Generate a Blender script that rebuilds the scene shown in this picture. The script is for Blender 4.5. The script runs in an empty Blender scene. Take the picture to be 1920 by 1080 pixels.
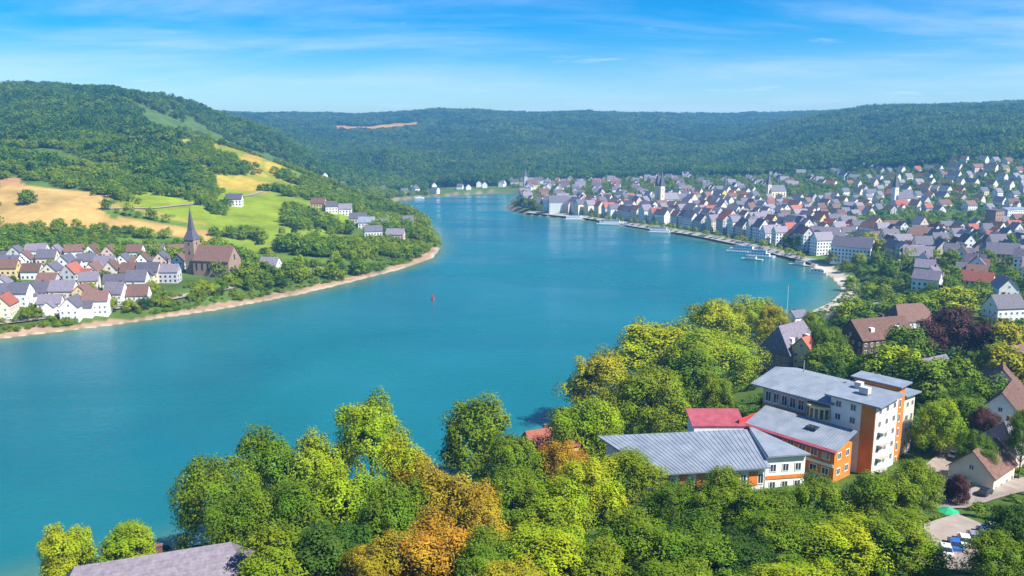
import bpy, bmesh, math, random
import numpy as np
from mathutils import Vector

S = bpy.context.scene
COL = S.collection
R = math.radians
# ------------------------------------------------------------------ camera
FPX, CAMH = 1507.0, 100.0
TILT = math.atan(275.0 / FPX)
cam_d = bpy.data.cameras.new('camera')
cam_d.sensor_width = 36.0
cam_d.lens = 36.0 * FPX / 1920.0
cam_d.clip_start = 1.0
cam_d.clip_end = 40000.0
cam = bpy.data.objects.new('camera', cam_d)
cam.location = (0, 0, CAMH)
cam.rotation_euler = (R(90) - TILT, 0, 0)
COL.objects.link(cam)
S.camera = cam
# ------------------------------------------------------------------ sky, sun, exposure
SUN_EL, SUN_AZ = R(48), R(122)          # azimuth clockwise from +Y: from the right, a little behind the camera
W = bpy.data.worlds.new('World'); S.world = W; W.use_nodes = True
nt = W.node_tree; nt.nodes.clear()
def wn(t, **k):
    n = nt.nodes.new(t)
    for a, b in k.items(): setattr(n, a, b)
    return n
sky = wn('ShaderNodeTexSky', sky_type='NISHITA', sun_disc=False, sun_elevation=SUN_EL, sun_rotation=SUN_AZ,
         altitude=200.0, air_density=1.0, dust_density=0.25, ozone_density=3.0)
hs = wn('ShaderNodeHueSaturation'); hs.inputs['Hue'].default_value = .508; hs.inputs['Saturation'].default_value = 1.95; hs.inputs['Value'].default_value = .98
nt.links.new(sky.outputs[0], hs.inputs['Color'])
tc = wn('ShaderNodeTexCoord')
sep = wn('ShaderNodeSeparateXYZ'); nt.links.new(tc.outputs['Generated'], sep.inputs[0])
addz = wn('ShaderNodeMath', operation='ADD'); addz.inputs[1].default_value = 0.10; nt.links.new(sep.outputs['Z'], addz.inputs[0])
mx = wn('ShaderNodeMath', operation='MAXIMUM'); mx.inputs[1].default_value = 0.04; nt.links.new(addz.outputs[0], mx.inputs[0])
dx = wn('ShaderNodeMath', operation='DIVIDE'); nt.links.new(sep.outputs['X'], dx.inputs[0]); nt.links.new(mx.outputs[0], dx.inputs[1])
dy = wn('ShaderNodeMath', operation='DIVIDE'); nt.links.new(sep.outputs['Y'], dy.inputs[0]); nt.links.new(mx.outputs[0], dy.inputs[1])
cb = wn('ShaderNodeCombineXYZ'); nt.links.new(dx.outputs[0], cb.inputs[0]); nt.links.new(dy.outputs[0], cb.inputs[1])
def cloud(scale, detail, rough, lo, hi, amp, yscale, dist):
    mp = wn('ShaderNodeMapping'); mp.inputs['Scale'].default_value = (1.0, yscale, 1.0); mp.inputs['Location'].default_value = (3.1 * scale, 1.7, 0)
    nt.links.new(cb.outputs[0], mp.inputs[0])
    nz = wn('ShaderNodeTexNoise'); nz.inputs['Scale'].default_value = scale; nz.inputs['Detail'].default_value = detail
    nz.inputs['Roughness'].default_value = rough; nz.inputs['Distortion'].default_value = dist
    nt.links.new(mp.outputs[0], nz.inputs['Vector'])
    mr = wn('ShaderNodeMapRange', interpolation_type='SMOOTHSTEP'); mr.inputs[1].default_value = lo; mr.inputs[2].default_value = hi; mr.inputs[4].default_value = amp
    nt.links.new(nz.outputs[0], mr.inputs[0])
    return mr
c1 = cloud(0.34, 9, .62, .40, .82, .55, 2.1, .35)
c2 = cloud(1.05, 10, .60, .585, .80, .85, 1.7, .25)
mxc = wn('ShaderNodeMath', operation='MAXIMUM'); nt.links.new(c1.outputs[0], mxc.inputs[0]); nt.links.new(c2.outputs[0], mxc.inputs[1])
mix = wn('ShaderNodeMix', data_type='RGBA'); mix.inputs[7].default_value = (7.6, 7.9, 9.0, 1)
nt.links.new(mxc.outputs[0], mix.inputs[0]); nt.links.new(hs.outputs[0], mix.inputs[6])
bg = wn('ShaderNodeBackground'); bg.inputs['Strength'].default_value = 0.08
out = wn('ShaderNodeOutputWorld')
nt.links.new(mix.outputs[2], bg.inputs['Color']); nt.links.new(bg.outputs[0], out.inputs['Surface'])
sd = bpy.data.lights.new('sun', 'SUN'); sd.energy = 5.0; sd.angle = R(0.5); sd.color = (1.0, .955, .88)
sun = bpy.data.objects.new('sun', sd); COL.objects.link(sun)
sdir = Vector((math.sin(SUN_AZ) * math.cos(SUN_EL), math.cos(SUN_AZ) * math.cos(SUN_EL), math.sin(SUN_EL)))
sun.rotation_euler = sdir.to_track_quat('Z', 'Y').to_euler()
S.view_settings.view_transform = 'Standard'; S.view_settings.look = 'None'
S.view_settings.exposure = 1.0; S.view_settings.gamma = 1.0
S.cycles.use_denoising = True
S.cycles.max_bounces = 6; S.cycles.diffuse_bounces = 2; S.cycles.glossy_bounces = 2
S.cycles.transmission_bounces = 3; S.cycles.transparent_max_bounces = 6; S.cycles.volume_bounces = 0

# ------------------------------------------------------------------ helpers
rng = np.random.default_rng(11)
random.seed(11)
def slope(py): return math.tan(math.atan((540.0 - py) / FPX) - TILT)
def atY(px, py, Y):                    # the point on the sight line of a picture point at forward distance Y
    s = slope(py); c = math.cos(TILT) - s * math.sin(TILT)
    return ((px - 960.0) / FPX * c * Y, Y, CAMH + s * Y)
def G(px, py, z=0.0):                  # where that sight line meets height z
    s = slope(py); return atY(px, py, (z - CAMH) / s)
def project(x, y, z):
    s = (z - CAMH) / y; c = math.cos(TILT) - s * math.sin(TILT)
    return 960 + FPX * (x / y) / c, 540 - FPX * (math.sin(TILT) + math.cos(TILT) * s) / c
def link(o, parent=None):
    COL.objects.link(o)
    if parent is not None: o.parent = parent
    return o
def meshobj(name, me, parent=None, mat=None):
    if mat is not None and not me.materials: me.materials.append(mat)
    return link(bpy.data.objects.new(name, me), parent)
def np_mesh(name, V, F, mat=None, smooth=False):     # F: (n,4) or (n,3)
    me = bpy.data.meshes.new(name)
    V = np.asarray(V, np.float32); F = np.asarray(F, np.int32); n, k = F.shape
    me.vertices.add(len(V)); me.vertices.foreach_set('co', V.ravel())
    me.loops.add(n * k); me.loops.foreach_set('vertex_index', F.ravel())
    me.polygons.add(n); me.polygons.foreach_set('loop_start', np.arange(0, n * k, k, dtype=np.int32))
    try: me.polygons.foreach_set('loop_total', np.full(n, k, np.int32))
    except Exception: pass
    if smooth: me.polygons.foreach_set('use_smooth', np.ones(n, bool))
    me.update(calc_edges=True)
    if mat is not None: me.materials.append(mat)
    return me
class MB:                              # collects small shapes for one part
    def __init__(s): s.v = []; s.f = []
    def face(s, *pts):
        b = len(s.v); s.v += [tuple(p) for p in pts]; s.f.append(tuple(range(b, b + len(pts)))); return s
    def box(s, c, d, rz=0.0):
        b = len(s.v); ca, sa = math.cos(rz), math.sin(rz)
        for z in (-1, 1):
            for x, y in ((-1, -1), (1, -1), (1, 1), (-1, 1)):
                X, Y = x * d[0] / 2, y * d[1] / 2
                s.v.append((c[0] + X * ca - Y * sa, c[1] + X * sa + Y * ca, c[2] + z * d[2] / 2))
        s.f += [(b, b+3, b+2, b+1), (b+4, b+5, b+6, b+7), (b, b+1, b+5, b+4), (b+1, b+2, b+6, b+5), (b+2, b+3, b+7, b+6), (b+3, b, b+4, b+7)]
        return s
    def prism(s, pts, z0, z1):         # plan outline (counter-clockwise) pulled up; z1 may be a list
        n = len(pts); b = len(s.v); zt = z1 if isinstance(z1, (list, tuple)) else [z1] * n
        zb = z0 if isinstance(z0, (list, tuple)) else [z0] * n
        s.v += [(p[0], p[1], zb[i]) for i, p in enumerate(pts)] + [(p[0], p[1], zt[i]) for i, p in enumerate(pts)]
        s.f.append(tuple(range(b + n - 1, b - 1, -1))); s.f.append(tuple(range(b + n, b + 2 * n)))
        for i in range(n):
            j = (i + 1) % n; s.f.append((b + i, b + j, b + n + j, b + n + i))
        return s
    def tube(s, a, c, r0, r1, n=8):
        a, c = Vector(a), Vector(c); d = (c - a).normalized()
        p = d.orthogonal().normalized(); q = d.cross(p); b = len(s.v)
        for P, r in ((a, r0), (c, r1)):
            for i in range(n):
                t = 2 * math.pi * i / n; s.v.append(tuple(P + p * math.cos(t) * r + q * math.sin(t) * r))
        for i in range(n):
            j = (i + 1) % n; s.f.append((b + i, b + j, b + n + j, b + n + i))
        s.f.append(tuple(range(b + n - 1, b - 1, -1))); s.f.append(tuple(range(b + n, b + 2 * n)))
        return s
    def mesh(s, name, mat, smooth=False):
        me = bpy.data.meshes.new(name); me.from_pydata(s.v, [], s.f); me.update()
        if mat is not None: me.materials.append(mat)
        if smooth: me.polygons.foreach_set('use_smooth', [True] * len(me.polygons))
        return me
    def obj(s, name, mat, parent=None, smooth=False, kind=None):
        o = link(bpy.data.objects.new(name, s.mesh(name, mat, smooth)), parent)
        if kind: o['kind'] = kind
        return o
def tag(o, label=None, cat=None, group=None, kind=None):
    if label: o['label'] = label
    if cat: o['category'] = cat
    if group: o['group'] = group
    if kind: o['kind'] = kind
    return o
def thing(name, loc, rz, label, cat, group=None):
    o = bpy.data.objects.new(name, None); o.empty_display_size = .5
    o.location = loc; o.rotation_euler = (0, 0, rz); COL.objects.link(o)
    return tag(o, label, cat, group)
ORD = ['first','second','third','fourth','fifth','sixth','seventh','eighth','ninth','tenth','eleventh','twelfth','thirteenth','fourteenth','fifteenth','sixteenth','seventeenth','eighteenth','nineteenth','twentieth']
TENS = ['', '', 'twenty', 'thirty', 'forty', 'fifty', 'sixty', 'seventy', 'eighty', 'ninety']; TENTH = ['', '', 'twentieth', 'thirtieth', 'fortieth', 'fiftieth', 'sixtieth', 'seventieth', 'eightieth', 'ninetieth']
def ordinal(i):
    n = i + 1
    return ORD[i] if n <= 20 else TENTH[n // 10] if n % 10 == 0 else TENS[n // 10] + '-' + ORD[n % 10 - 1]

# ------------------------------------------------------------------ materials
MATS = {}
def mat_base(name, rough=.8, spec=.3):
    m = bpy.data.materials.new(name); m.use_nodes = True; t = m.node_tree
    b = t.nodes['Principled BSDF']; b.inputs['Roughness'].default_value = rough; b.inputs['Specular IOR Level'].default_value = spec
    MATS[name] = m
    return m, t, b
def noisy(name, c0, c1, scale=1.0, rough=.8, spec=.3, bump=0.0, bscale=None, rnd=0.0, coord='Object', metal=0.0, detail=5, course=0.0):
    m, t, b = mat_base(name, rough, spec); N = t.nodes; L = t.links
    tcn = N.new('ShaderNodeTexCoord'); nz = N.new('ShaderNodeTexNoise'); nz.inputs['Scale'].default_value = scale; nz.inputs['Detail'].default_value = detail
    L.new(tcn.outputs[coord], nz.inputs['Vector'])
    rp = N.new('ShaderNodeMapRange'); rp.inputs[1].default_value = .32; rp.inputs[2].default_value = .68; L.new(nz.outputs[0], rp.inputs[0])
    mixn = N.new('ShaderNodeMix'); mixn.data_type = 'RGBA'; mixn.inputs[6].default_value = (*c0, 1); mixn.inputs[7].default_value = (*c1, 1)
    L.new(rp.outputs[0], mixn.inputs[0]); src = mixn.outputs[2]
    if rnd > 0:
        oi = N.new('ShaderNodeObjectInfo'); mr = N.new('ShaderNodeMapRange'); mr.inputs[3].default_value = 1 - rnd; mr.inputs[4].default_value = 1 + rnd
        L.new(oi.outputs['Random'], mr.inputs[0]); h = N.new('ShaderNodeHueSaturation'); L.new(src, h.inputs['Color']); L.new(mr.outputs[0], h.inputs['Value']); src = h.outputs[0]
    L.new(src, b.inputs['Base Color']); b.inputs['Metallic'].default_value = metal
    if bump > 0:
        bz = N.new('ShaderNodeTexNoise'); bz.inputs['Scale'].default_value = bscale or scale * 4; bz.inputs['Detail'].default_value = 4
        L.new(tcn.outputs[coord], bz.inputs['Vector']); bn = N.new('ShaderNodeBump'); bn.inputs['Strength'].default_value = bump; bn.inputs['Distance'].default_value = .05
        L.new(bz.outputs[0], bn.inputs['Height']); L.new(bn.outputs[0], b.inputs['Normal'])
        if course > 0:                  # rows of slates or tiles
            wv_ = N.new('ShaderNodeTexWave'); wv_.bands_direction = 'Z'; wv_.wave_profile = 'SAW'; wv_.inputs['Scale'].default_value = course; wv_.inputs['Distortion'].default_value = .6; wv_.inputs['Detail Scale'].default_value = 6
            L.new(tcn.outputs[coord], wv_.inputs['Vector']); b2 = N.new('ShaderNodeBump'); b2.inputs['Strength'].default_value = .8; b2.inputs['Distance'].default_value = .05
            L.new(wv_.outputs[1], b2.inputs['Height']); L.new(bn.outputs[0], b2.inputs['Normal']); L.new(b2.outputs[0], b.inputs['Normal'])
    return m
def leafmat(name, ca, cb_, cc, trans=.17, stand=0.0):       # colour differs from tree to tree and from clump to clump
    m, t, b = mat_base(name, .75, .18); N = t.nodes; L = t.links
    oi = N.new('ShaderNodeObjectInfo'); rp = N.new('ShaderNodeValToRGB')
    rp.color_ramp.elements[0].color = (*ca, 1); rp.color_ramp.elements[1].color = (*cc, 1); e = rp.color_ramp.elements.new(.5); e.color = (*cb_, 1)
    L.new(oi.outputs['Random'], rp.inputs[0])
    tcn = N.new('ShaderNodeTexCoord'); nz = N.new('ShaderNodeTexNoise'); nz.inputs['Scale'].default_value = 5.0; nz.inputs['Detail'].default_value = 3
    L.new(tcn.outputs['Object'], nz.inputs['Vector'])
    mr = N.new('ShaderNodeMapRange'); mr.inputs[1].default_value = .3; mr.inputs[2].default_value = .7; mr.inputs[3].default_value = .60; mr.inputs[4].default_value = 1.40
    L.new(nz.outputs[0], mr.inputs[0]); h = N.new('ShaderNodeHueSaturation'); L.new(rp.outputs[0], h.inputs['Color']); L.new(mr.outputs[0], h.inputs['Value'])
    if stand > 0:                       # stands of different species across a hillside
        sn = N.new('ShaderNodeTexNoise'); sn.inputs['Scale'].default_value = stand; sn.inputs['Detail'].default_value = 4; L.new(oi.outputs['Location'], sn.inputs['Vector'])
        m2 = N.new('ShaderNodeMapRange'); m2.inputs[1].default_value = .34; m2.inputs[2].default_value = .66; m2.inputs[3].default_value = -.32; m2.inputs[4].default_value = .32; L.new(sn.outputs[0], m2.inputs[0])
        ad = N.new('ShaderNodeMath'); ad.operation = 'ADD'; L.new(m2.outputs[0], ad.inputs[0]); L.new(oi.outputs['Random'], ad.inputs[1]); L.new(ad.outputs[0], rp.inputs[0])
    nh = N.new('ShaderNodeTexNoise'); nh.inputs['Scale'].default_value = 3.1; nh.inputs['Detail'].default_value = 2; L.new(tcn.outputs['Object'], nh.inputs['Vector'])
    m3 = N.new('ShaderNodeMapRange'); m3.inputs[1].default_value = .3; m3.inputs[2].default_value = .7; m3.inputs[3].default_value = .475; m3.inputs[4].default_value = .522; L.new(nh.outputs[0], m3.inputs[0]); L.new(m3.outputs[0], h.inputs['Hue'])
    L.new(h.outputs[0], b.inputs['Base Color'])
    tr = N.new('ShaderNodeBsdfTranslucent'); L.new(h.outputs[0], tr.inputs['Color'])
    ms = N.new('ShaderNodeMixShader'); ms.inputs[0].default_value = trans
    L.new(b.outputs[0], ms.inputs[1]); L.new(tr.outputs[0], ms.inputs[2]); L.new(ms.outputs[0], N['Material Output'].inputs['Surface'])
    return m
leafmat('leaf_mid', (.085, .165, .005), (.130, .205, .005), (.175, .235, .005))
leafmat('leaf_bright', (.20, .30, .005), (.25, .325, .005), (.295, .34, .006))
leafmat('leaf_dark', (.030, .080, .008), (.042, .100, .008), (.060, .125, .010))
leafmat('leaf_yellow', (.29, .29, .008), (.32, .30, .010), (.26, .285, .008))
leafmat('leaf_rust', (.36, .195, .012), (.40, .235, .014), (.27, .225, .010))
leafmat('leaf_copper', (.060, .026, .026), (.075, .032, .028), (.095, .045, .035))
leafmat('leaf_forest', (.022, .085, .008), (.062, .150, .008), (.135, .215, .008), .2, .006)
leafmat('leaf_slope', (.080, .175, .005), (.145, .235, .005), (.215, .28, .006), .2, .012)
noisy('bark', (.075, .055, .040), (.14, .11, .085), 3, .9, .1, .5, 12)
# ------------------------------------------------------------------ river outline (water level z = 0)
BANK = []                               # (x, y, kind of the bank that starts here)
def bk(kind, *pts):
    for p in pts:
        g = G(p[0], p[1], 0.0); BANK.append((g[0], g[1], kind))
bk('beach', (-900, 770), (-500, 712), (-200, 666), (0, 636), (200, 612), (400, 583), (560, 553), (640, 534), (760, 503), (812, 484))
bk('green', (827, 466), (826, 442), (806, 421), (760, 404), (715, 395), (690, 390))
BANK += [(-262, 1262, 'green'), (-310, 1320, 'green'), (-322, 1400, 'wall'), (-300, 1440, 'wall')]
bk('wall', (690, 384), (720, 379), (800, 370), (880, 365), (940, 362.5), (985, 363), (962, 374), (952, 392))
bk('quay', (985, 402), (1050, 408), (1110, 414), (1200, 428), (1300, 444), (1400, 464), (1470, 482))
bk('cove', (1520, 500), (1560, 522), (1580, 545), (1558, 566))
bk('green', (1480, 604), (1380, 655), (1270, 700), (1160, 765), (1080, 815), (950, 872), (780, 930), (600, 975), (440, 1006), (300, 1042), (60, 1100), (-300, 1190), (-900, 1250))
BX = np.array([b[0] for b in BANK]); BY = np.array([b[1] for b in BANK]); BKIND = [b[2] for b in BANK]
KNUM = {'beach': 0, 'green': 1, 'wall': 2, 'quay': 3, 'cove': 4}
BK = np.array([KNUM[k] for k in BKIND])
def river_sd(x, y):                     # signed distance to the water's edge (+ on land) and the kind of the nearest bank
    x = np.asarray(x, float).ravel(); y = np.asarray(y, float).ravel()
    best = np.full(x.shape, 1e12); kind = np.zeros(x.shape, int); ins = np.zeros(x.shape, bool)
    n = len(BX)
    for i in range(n):
        j = (i + 1) % n; ax, ay, bx_, by_ = BX[i], BY[i], BX[j], BY[j]
        ex, ey = bx_ - ax, by_ - ay
        t = np.clip(((x - ax) * ex + (y - ay) * ey) / (ex * ex + ey * ey), 0, 1)
        d = (x - ax - t * ex) ** 2 + (y - ay - t * ey) ** 2
        m = d < best; best[m] = d[m]; kind[m] = BK[i]
        c = ((ay > y) != (by_ > y)); 
        if ay != by_:
            ins ^= c & (x < (bx_ - ax) * (y - ay) / (by_ - ay) + ax)
    d = np.sqrt(best); d[ins] *= -1
    return d, kind

# ------------------------------------------------------------------ terrain from measured control points
CP = []
def cz(z, *pts):                        # ground points of known height
    for p in pts: CP.append(G(p[0], p[1], z))
def cy(px, *pts):                       # points of known distance in one direction
    for p in pts: CP.append(atY(px, p[0], p[1]))
cz(4, (-300, 665), (0, 618), (200, 595), (400, 566), (640, 521), (790, 474))
cz(9, (-300, 630), (0, 575), (200, 552), (400, 530), (600, 500), (720, 460), (780, 425))
cz(13, (-300, 560), (0, 520), (200, 500), (380, 488), (520, 470), (640, 440), (720, 412))
cy(-300, (455, 620), (420, 660), (385, 700), (350, 745), (300, 900), (252, 1100), (205, 1350), (176, 1600), (186, 2400))
cy(-900, (420, 640), (350, 740), (300, 900), (250, 1100), (200, 1350), (165, 1600))
cy(100, (455, 620), (420, 660), (385, 700), (358, 745), (300, 900), (252, 1100), (205, 1350), (174, 1600), (184, 2300))
cy(300, (455, 640), (400, 720), (370, 780), (345, 850), (300, 980), (260, 1130), (218, 1370), (190, 1600), (203, 2200))
cy(440, (440, 690), (400, 770), (370, 840), (350, 900), (300, 1000), (260, 1150), (232, 1400), (219, 1650), (232, 2200))
cy(560, (435, 720), (400, 800), (368, 900), (338, 1020), (305, 1130), (285, 1250), (300, 1500), (300, 2000), (255, 2700), (238, 3200), (219, 3900))
cy(640, (400, 830), (378, 960), (345, 1080))
CP += [(-330, 1560, 12), (-350, 1750, 30), (-300, 2050, 65)]
cy(720, (352, 1680), (335, 1900), (300, 2300), (262, 2750), (242, 3200), (221, 3800))
cy(830, (352, 1650), (322, 2000), (280, 2500), (240, 3050), (212, 3600))
cy(960, (345, 1680), (315, 2000), (272, 2500), (238, 3050), (221, 3600))
cz(6, (1000, 378), (1000, 396), (1110, 405), (1300, 430), (1450, 465), (1530, 495), (1590, 540))
cz(10, (1150, 385), (1300, 405), (1450, 432), (1560, 465), (1640, 500), (1650, 560))
cy(1100, (348, 1560), (325, 1900), (298, 2200), (258, 2650), (232, 3050), (218, 3600))
cy(1250, (362, 1350), (335, 1650), (305, 2050), (268, 2550), (240, 3050), (223, 3700))
cy(1400, (365, 1250), (335, 1560), (308, 1900), (272, 2300), (252, 2700), (240, 3300), (219, 4100))
cy(1550, (385, 1100), (345, 1380), (312, 1600), (272, 1900), (228, 2350), (219, 2800), (216, 4200))
cy(1700, (390, 1020), (345, 1240), (312, 1400), (262, 1750), (222, 2150), (209, 2600))
cy(1850, (400, 940), (340, 1150), (298, 1320), (252, 1650), (217, 2050), (207, 2500))
cy(2150, (400, 900), (330, 1100), (285, 1300), (240, 1650), (205, 2050), (195, 2500))
cy(2600, (400, 880), (330, 1080), (285, 1300), (240, 1650), (205, 2050))
for uu in (-1.3, -.7, -.3, 0, .3, .7, 1.3): CP += [(uu * 6000, 6000, 190), (uu * 11000, 11000, 150)]
cz(15, (1750, 480), (1900, 500), (2150, 520)); cz(14, (1700, 540), (1850, 560))
cz(5, (1580, 580), (1470, 625), (1360, 680), (1240, 740), (1130, 800), (1000, 865), (800, 940), (500, 1010), (250, 1065), (0, 1130))
cz(9, (1620, 610), (1480, 670), (1300, 780), (1150, 850), (950, 930), (700, 985), (400, 1060))
cz(18, (1850, 620), (1700, 640), (2100, 640)); cz(21, (1480, 790), (1700, 740), (1880, 720), (1250, 900), (1420, 900))
cz(24, (1600, 900), (1750, 860), (1850, 820), (2100, 800), (1150, 980), (900, 1040))
cz(30, (1800, 960), (1950, 940), (1500, 1000), (2200, 950)); cz(24, (300, 1130), (100, 1180), (600, 1090))
CP += [(0, 0, 97), (-30, 5, 95), (40, 5, 99), (0, 30, 74), (-40, 40, 62), (45, 35, 76), (0, 60, 53), (-60, 70, 42), (70, 65, 54), (25, 90, 40), (-30, 95, 34),
       (140, 60, 74), (140, 130, 40), (200, 160, 40), (300, 220, 50), (420, 330, 60), (-160, 60, 42), (-160, 110, 24), (-90, 120, 22)]
CP = np.array(CP)
def uv(x, y):
    y = np.maximum(y, 1.0)
    r = np.sqrt(x * x + y * y) + 25.0
    return np.stack([np.arctan2(x, y + 25) * 1.6, np.log(r)], -1)
_P = uv(CP[:, 0], CP[:, 1])
def _k(d2): return np.where(d2 > 1e-12, d2 * np.log(d2 + 1e-12), 0.0)
_n = len(_P)
_A = np.zeros((_n + 3, _n + 3)); _A[:_n, :_n] = _k(((_P[:, None] - _P[None]) ** 2).sum(-1)) + np.eye(_n) * 2e-4
_A[:_n, _n] = 1; _A[:_n, _n + 1:] = _P; _A[_n, :_n] = 1; _A[_n + 1:, :_n] = _P.T
_tw = np.linalg.solve(_A, np.concatenate([CP[:, 2], np.zeros(3)]))
def tps(x, y):
    q = uv(np.asarray(x, float).ravel(), np.asarray(y, float).ravel()); o = np.empty(len(q))
    for a in range(0, len(q), 40000):
        b = q[a:a + 40000]; o[a:a + 40000] = _k(((b[:, None] - _P[None]) ** 2).sum(-1)) @ _tw[:_n] + _tw[_n] + b @ _tw[_n + 1:]
    return o
def heights(x, y):
    x = np.asarray(x, float).ravel(); y = np.asarray(y, float).ravel()
    z = np.maximum(tps(x, y), 3.0); d, k = river_sd(x, y)
    # gentle hummocks
    z = z + (np.sin(x * .031 + 1.3) * np.cos(y * .027 + .4) + .5 * np.sin(x * .083 + y * .061)) * np.clip((z - 14) * .03, 0, 3.2)
    dd = np.maximum(d, 0)
    prof = np.select([k == 0, k == 1, k == 2, k == 3, k == 4],
                     [np.where(dd < 15, .085 * dd, 1.28 + .30 * (dd - 15)), .45 * dd, np.where(dd < 3, 1.1 * dd, 3.3 + .35 * (dd - 3)), np.minimum(2.2 * dd, 3.0 + .09 * dd + .5 * np.maximum(dd - 160, 0)), np.where(dd < 12, .1 * dd, 1.2 + .3 * (dd - 12))])
    land = np.minimum(z, prof + .05)
    # smooth join
    return np.where(d > 0, land, np.maximum(-5.0, d * .35)), d, k
def hz(x, y): return float(heights([x], [y])[0][0])

NU, NV = 520, 640
_u = np.linspace(-1.25, 1.25, NU); _v = np.exp(np.linspace(math.log(9.0), math.log(11000.0), NV))
UU, VV = np.meshgrid(np.tan(np.arctan(_u)), _v)
TX = (UU * VV).ravel(); TY = VV.ravel()
TZ, TD, TK = heights(TX, TY)
# what each patch of ground is
def uc(px, py=400): 
    s = slope(py); return (px - 960) / FPX * (math.cos(TILT) - s * math.sin(TILT))
ug = TX / TY
wob = np.sin(TX * .05 + TY * .021) * 6 + np.sin(TX * .017 - TY * .043) * 9
Yw = TY + wob; uw = ug + wob * .0006
colr = np.empty((len(TX), 3)); colr[:] = (.075, .125, .022)
def patch(p0, p1, y0, y1, c, py=400):
    m = (uw > uc(p0, py)) & (uw < uc(p1, py)) & (Yw > y0) & (Yw < y1); colr[m] = c
meadow, tan, vine, straw = (.165, .225, .018), (.40, .265, .085), (.20, .215, .018), (.36, .27, .04)
patch(-900, 640, 560, 720, (.10, .165, .018)); patch(360, 660, 640, 960, meadow); patch(210, 520, 730, 905, (.19, .25, .015), 370)
patch(-900, 205, 690, 752, tan, 380); patch(-900, 395, 652, 692, tan, 405); patch(200, 395, 716, 728, (.30, .24, .05), 390); patch(-900, 40, 755, 785, (.36, .19, .10), 372)
patch(380, 500, 890, 930, straw, 352)
patch(360, 640, 930, 1480, vine, 270); patch(500, 530, 1010, 1120, straw, 300); patch(330, 372, 1000, 1180, (.30, .25, .05), 290); patch(540, 575, 1050, 1180, (.13, .19, .02), 310); patch(370, 400, 1040, 1260, straw, 270); patch(450, 490, 960, 1150, (.33, .22, .04), 300); patch(415, 440, 1220, 1330, (.30, .23, .03), 250)
patch(630, 790, 3080, 3330, (.48, .24, .05), 237); patch(455, 590, 3000, 3240, (.50, .50, .30), 235); patch(1480, 1525, 2330, 2450, (.45, .45, .34), 248)
patch(1700, 1770, 2000, 2060, (.16, .2, .04), 235)
wb2 = np.sin(TX * .19 + 1.5 * np.sin(TY * .06)) * 2.6 + np.sin(TX * .077 - TY * .05) * 3.2
m = (TK == 0) & (TD < 12.5 + wb2); colr[m] = (.33, .215, .135)
m = (TK == 0) & (TD < 3.6 + .4 * wb2); colr[m] = (.42, .33, .23)
m = (TK == 4) & (TD < 13); colr[m] = (.48, .42, .33)
m = (TK == 3) & (TD < 12); colr[m] = (.30, .25, .20)
m = (TK == 2) & (TD < 5); colr[m] = (.24, .17, .12)
m = (TK == 3) & (TD > 9) & (TD < 17); colr[m] = (.10, .20, .015)
m = TD < 0; colr[m] = (.10, .11, .07)
idx = np.arange(NU * NV).reshape(NV, NU)
F = np.stack([idx[:-1, :-1], idx[:-1, 1:], idx[1:, 1:], idx[1:, :-1]], -1).reshape(-1, 4)
gm, t, b = mat_base('ground', .95, .1); N = t.nodes; L = t.links
at = N.new('ShaderNodeAttribute'); at.attribute_name = 'soil'
tcn = N.new('ShaderNodeTexCoord'); n1 = N.new('ShaderNodeTexNoise'); n1.inputs['Scale'].default_value = .035; n1.inputs['Detail'].default_value = 10; n1.inputs['Roughness'].default_value = .68
L.new(tcn.outputs['Object'], n1.inputs['Vector']); mr = N.new('ShaderNodeMapRange'); mr.inputs[1].default_value = .3; mr.inputs[2].default_value = .7; mr.inputs[3].default_value = .62; mr.inputs[4].default_value = 1.38
L.new(n1.outputs[0], mr.inputs[0]); h = N.new('ShaderNodeHueSaturation'); L.new(at.outputs['Color'], h.inputs['Color']); L.new(mr.outputs[0], h.inputs['Value'])
L.new(h.outputs[0], b.inputs['Base Color'])
bn = N.new('ShaderNodeBump'); bn.inputs['Strength'].default_value = .5; bn.inputs['Distance'].default_value = .6; n2 = N.new('ShaderNodeTexNoise'); n2.inputs['Scale'].default_value = .6; n2.inputs['Detail'].default_value = 6
L.new(tcn.outputs['Object'], n2.inputs['Vector']); L.new(n2.outputs[0], bn.inputs['Height']); L.new(bn.outputs[0], b.inputs['Normal'])
me = np_mesh('terrain', np.stack([TX, TY, TZ], -1), F, gm, True)
ca = me.color_attributes.new('soil', 'FLOAT_COLOR', 'POINT')
ca.data.foreach_set('color', np.concatenate([colr, np.ones((len(TX), 1))], 1).astype(np.float32).ravel())
tag(meshobj('terrain', me), kind='structure')
# visibility of the ground from the viewpoint's side of the valley (to leave out woods nobody sees)
SL = ((TZ + 0.0 - CAMH) / TY).reshape(NV, NU); HOR = np.maximum.accumulate(SL, 0)
def seen(x, y, z, extra=14.0):
    iu = np.clip(np.searchsorted(_u, x / y), 0, NU - 1); iv = np.clip(np.searchsorted(_v, y) - 2, 0, NV - 1)
    return (z + extra - CAMH) / y > HOR[iv, iu] - .0015

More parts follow.
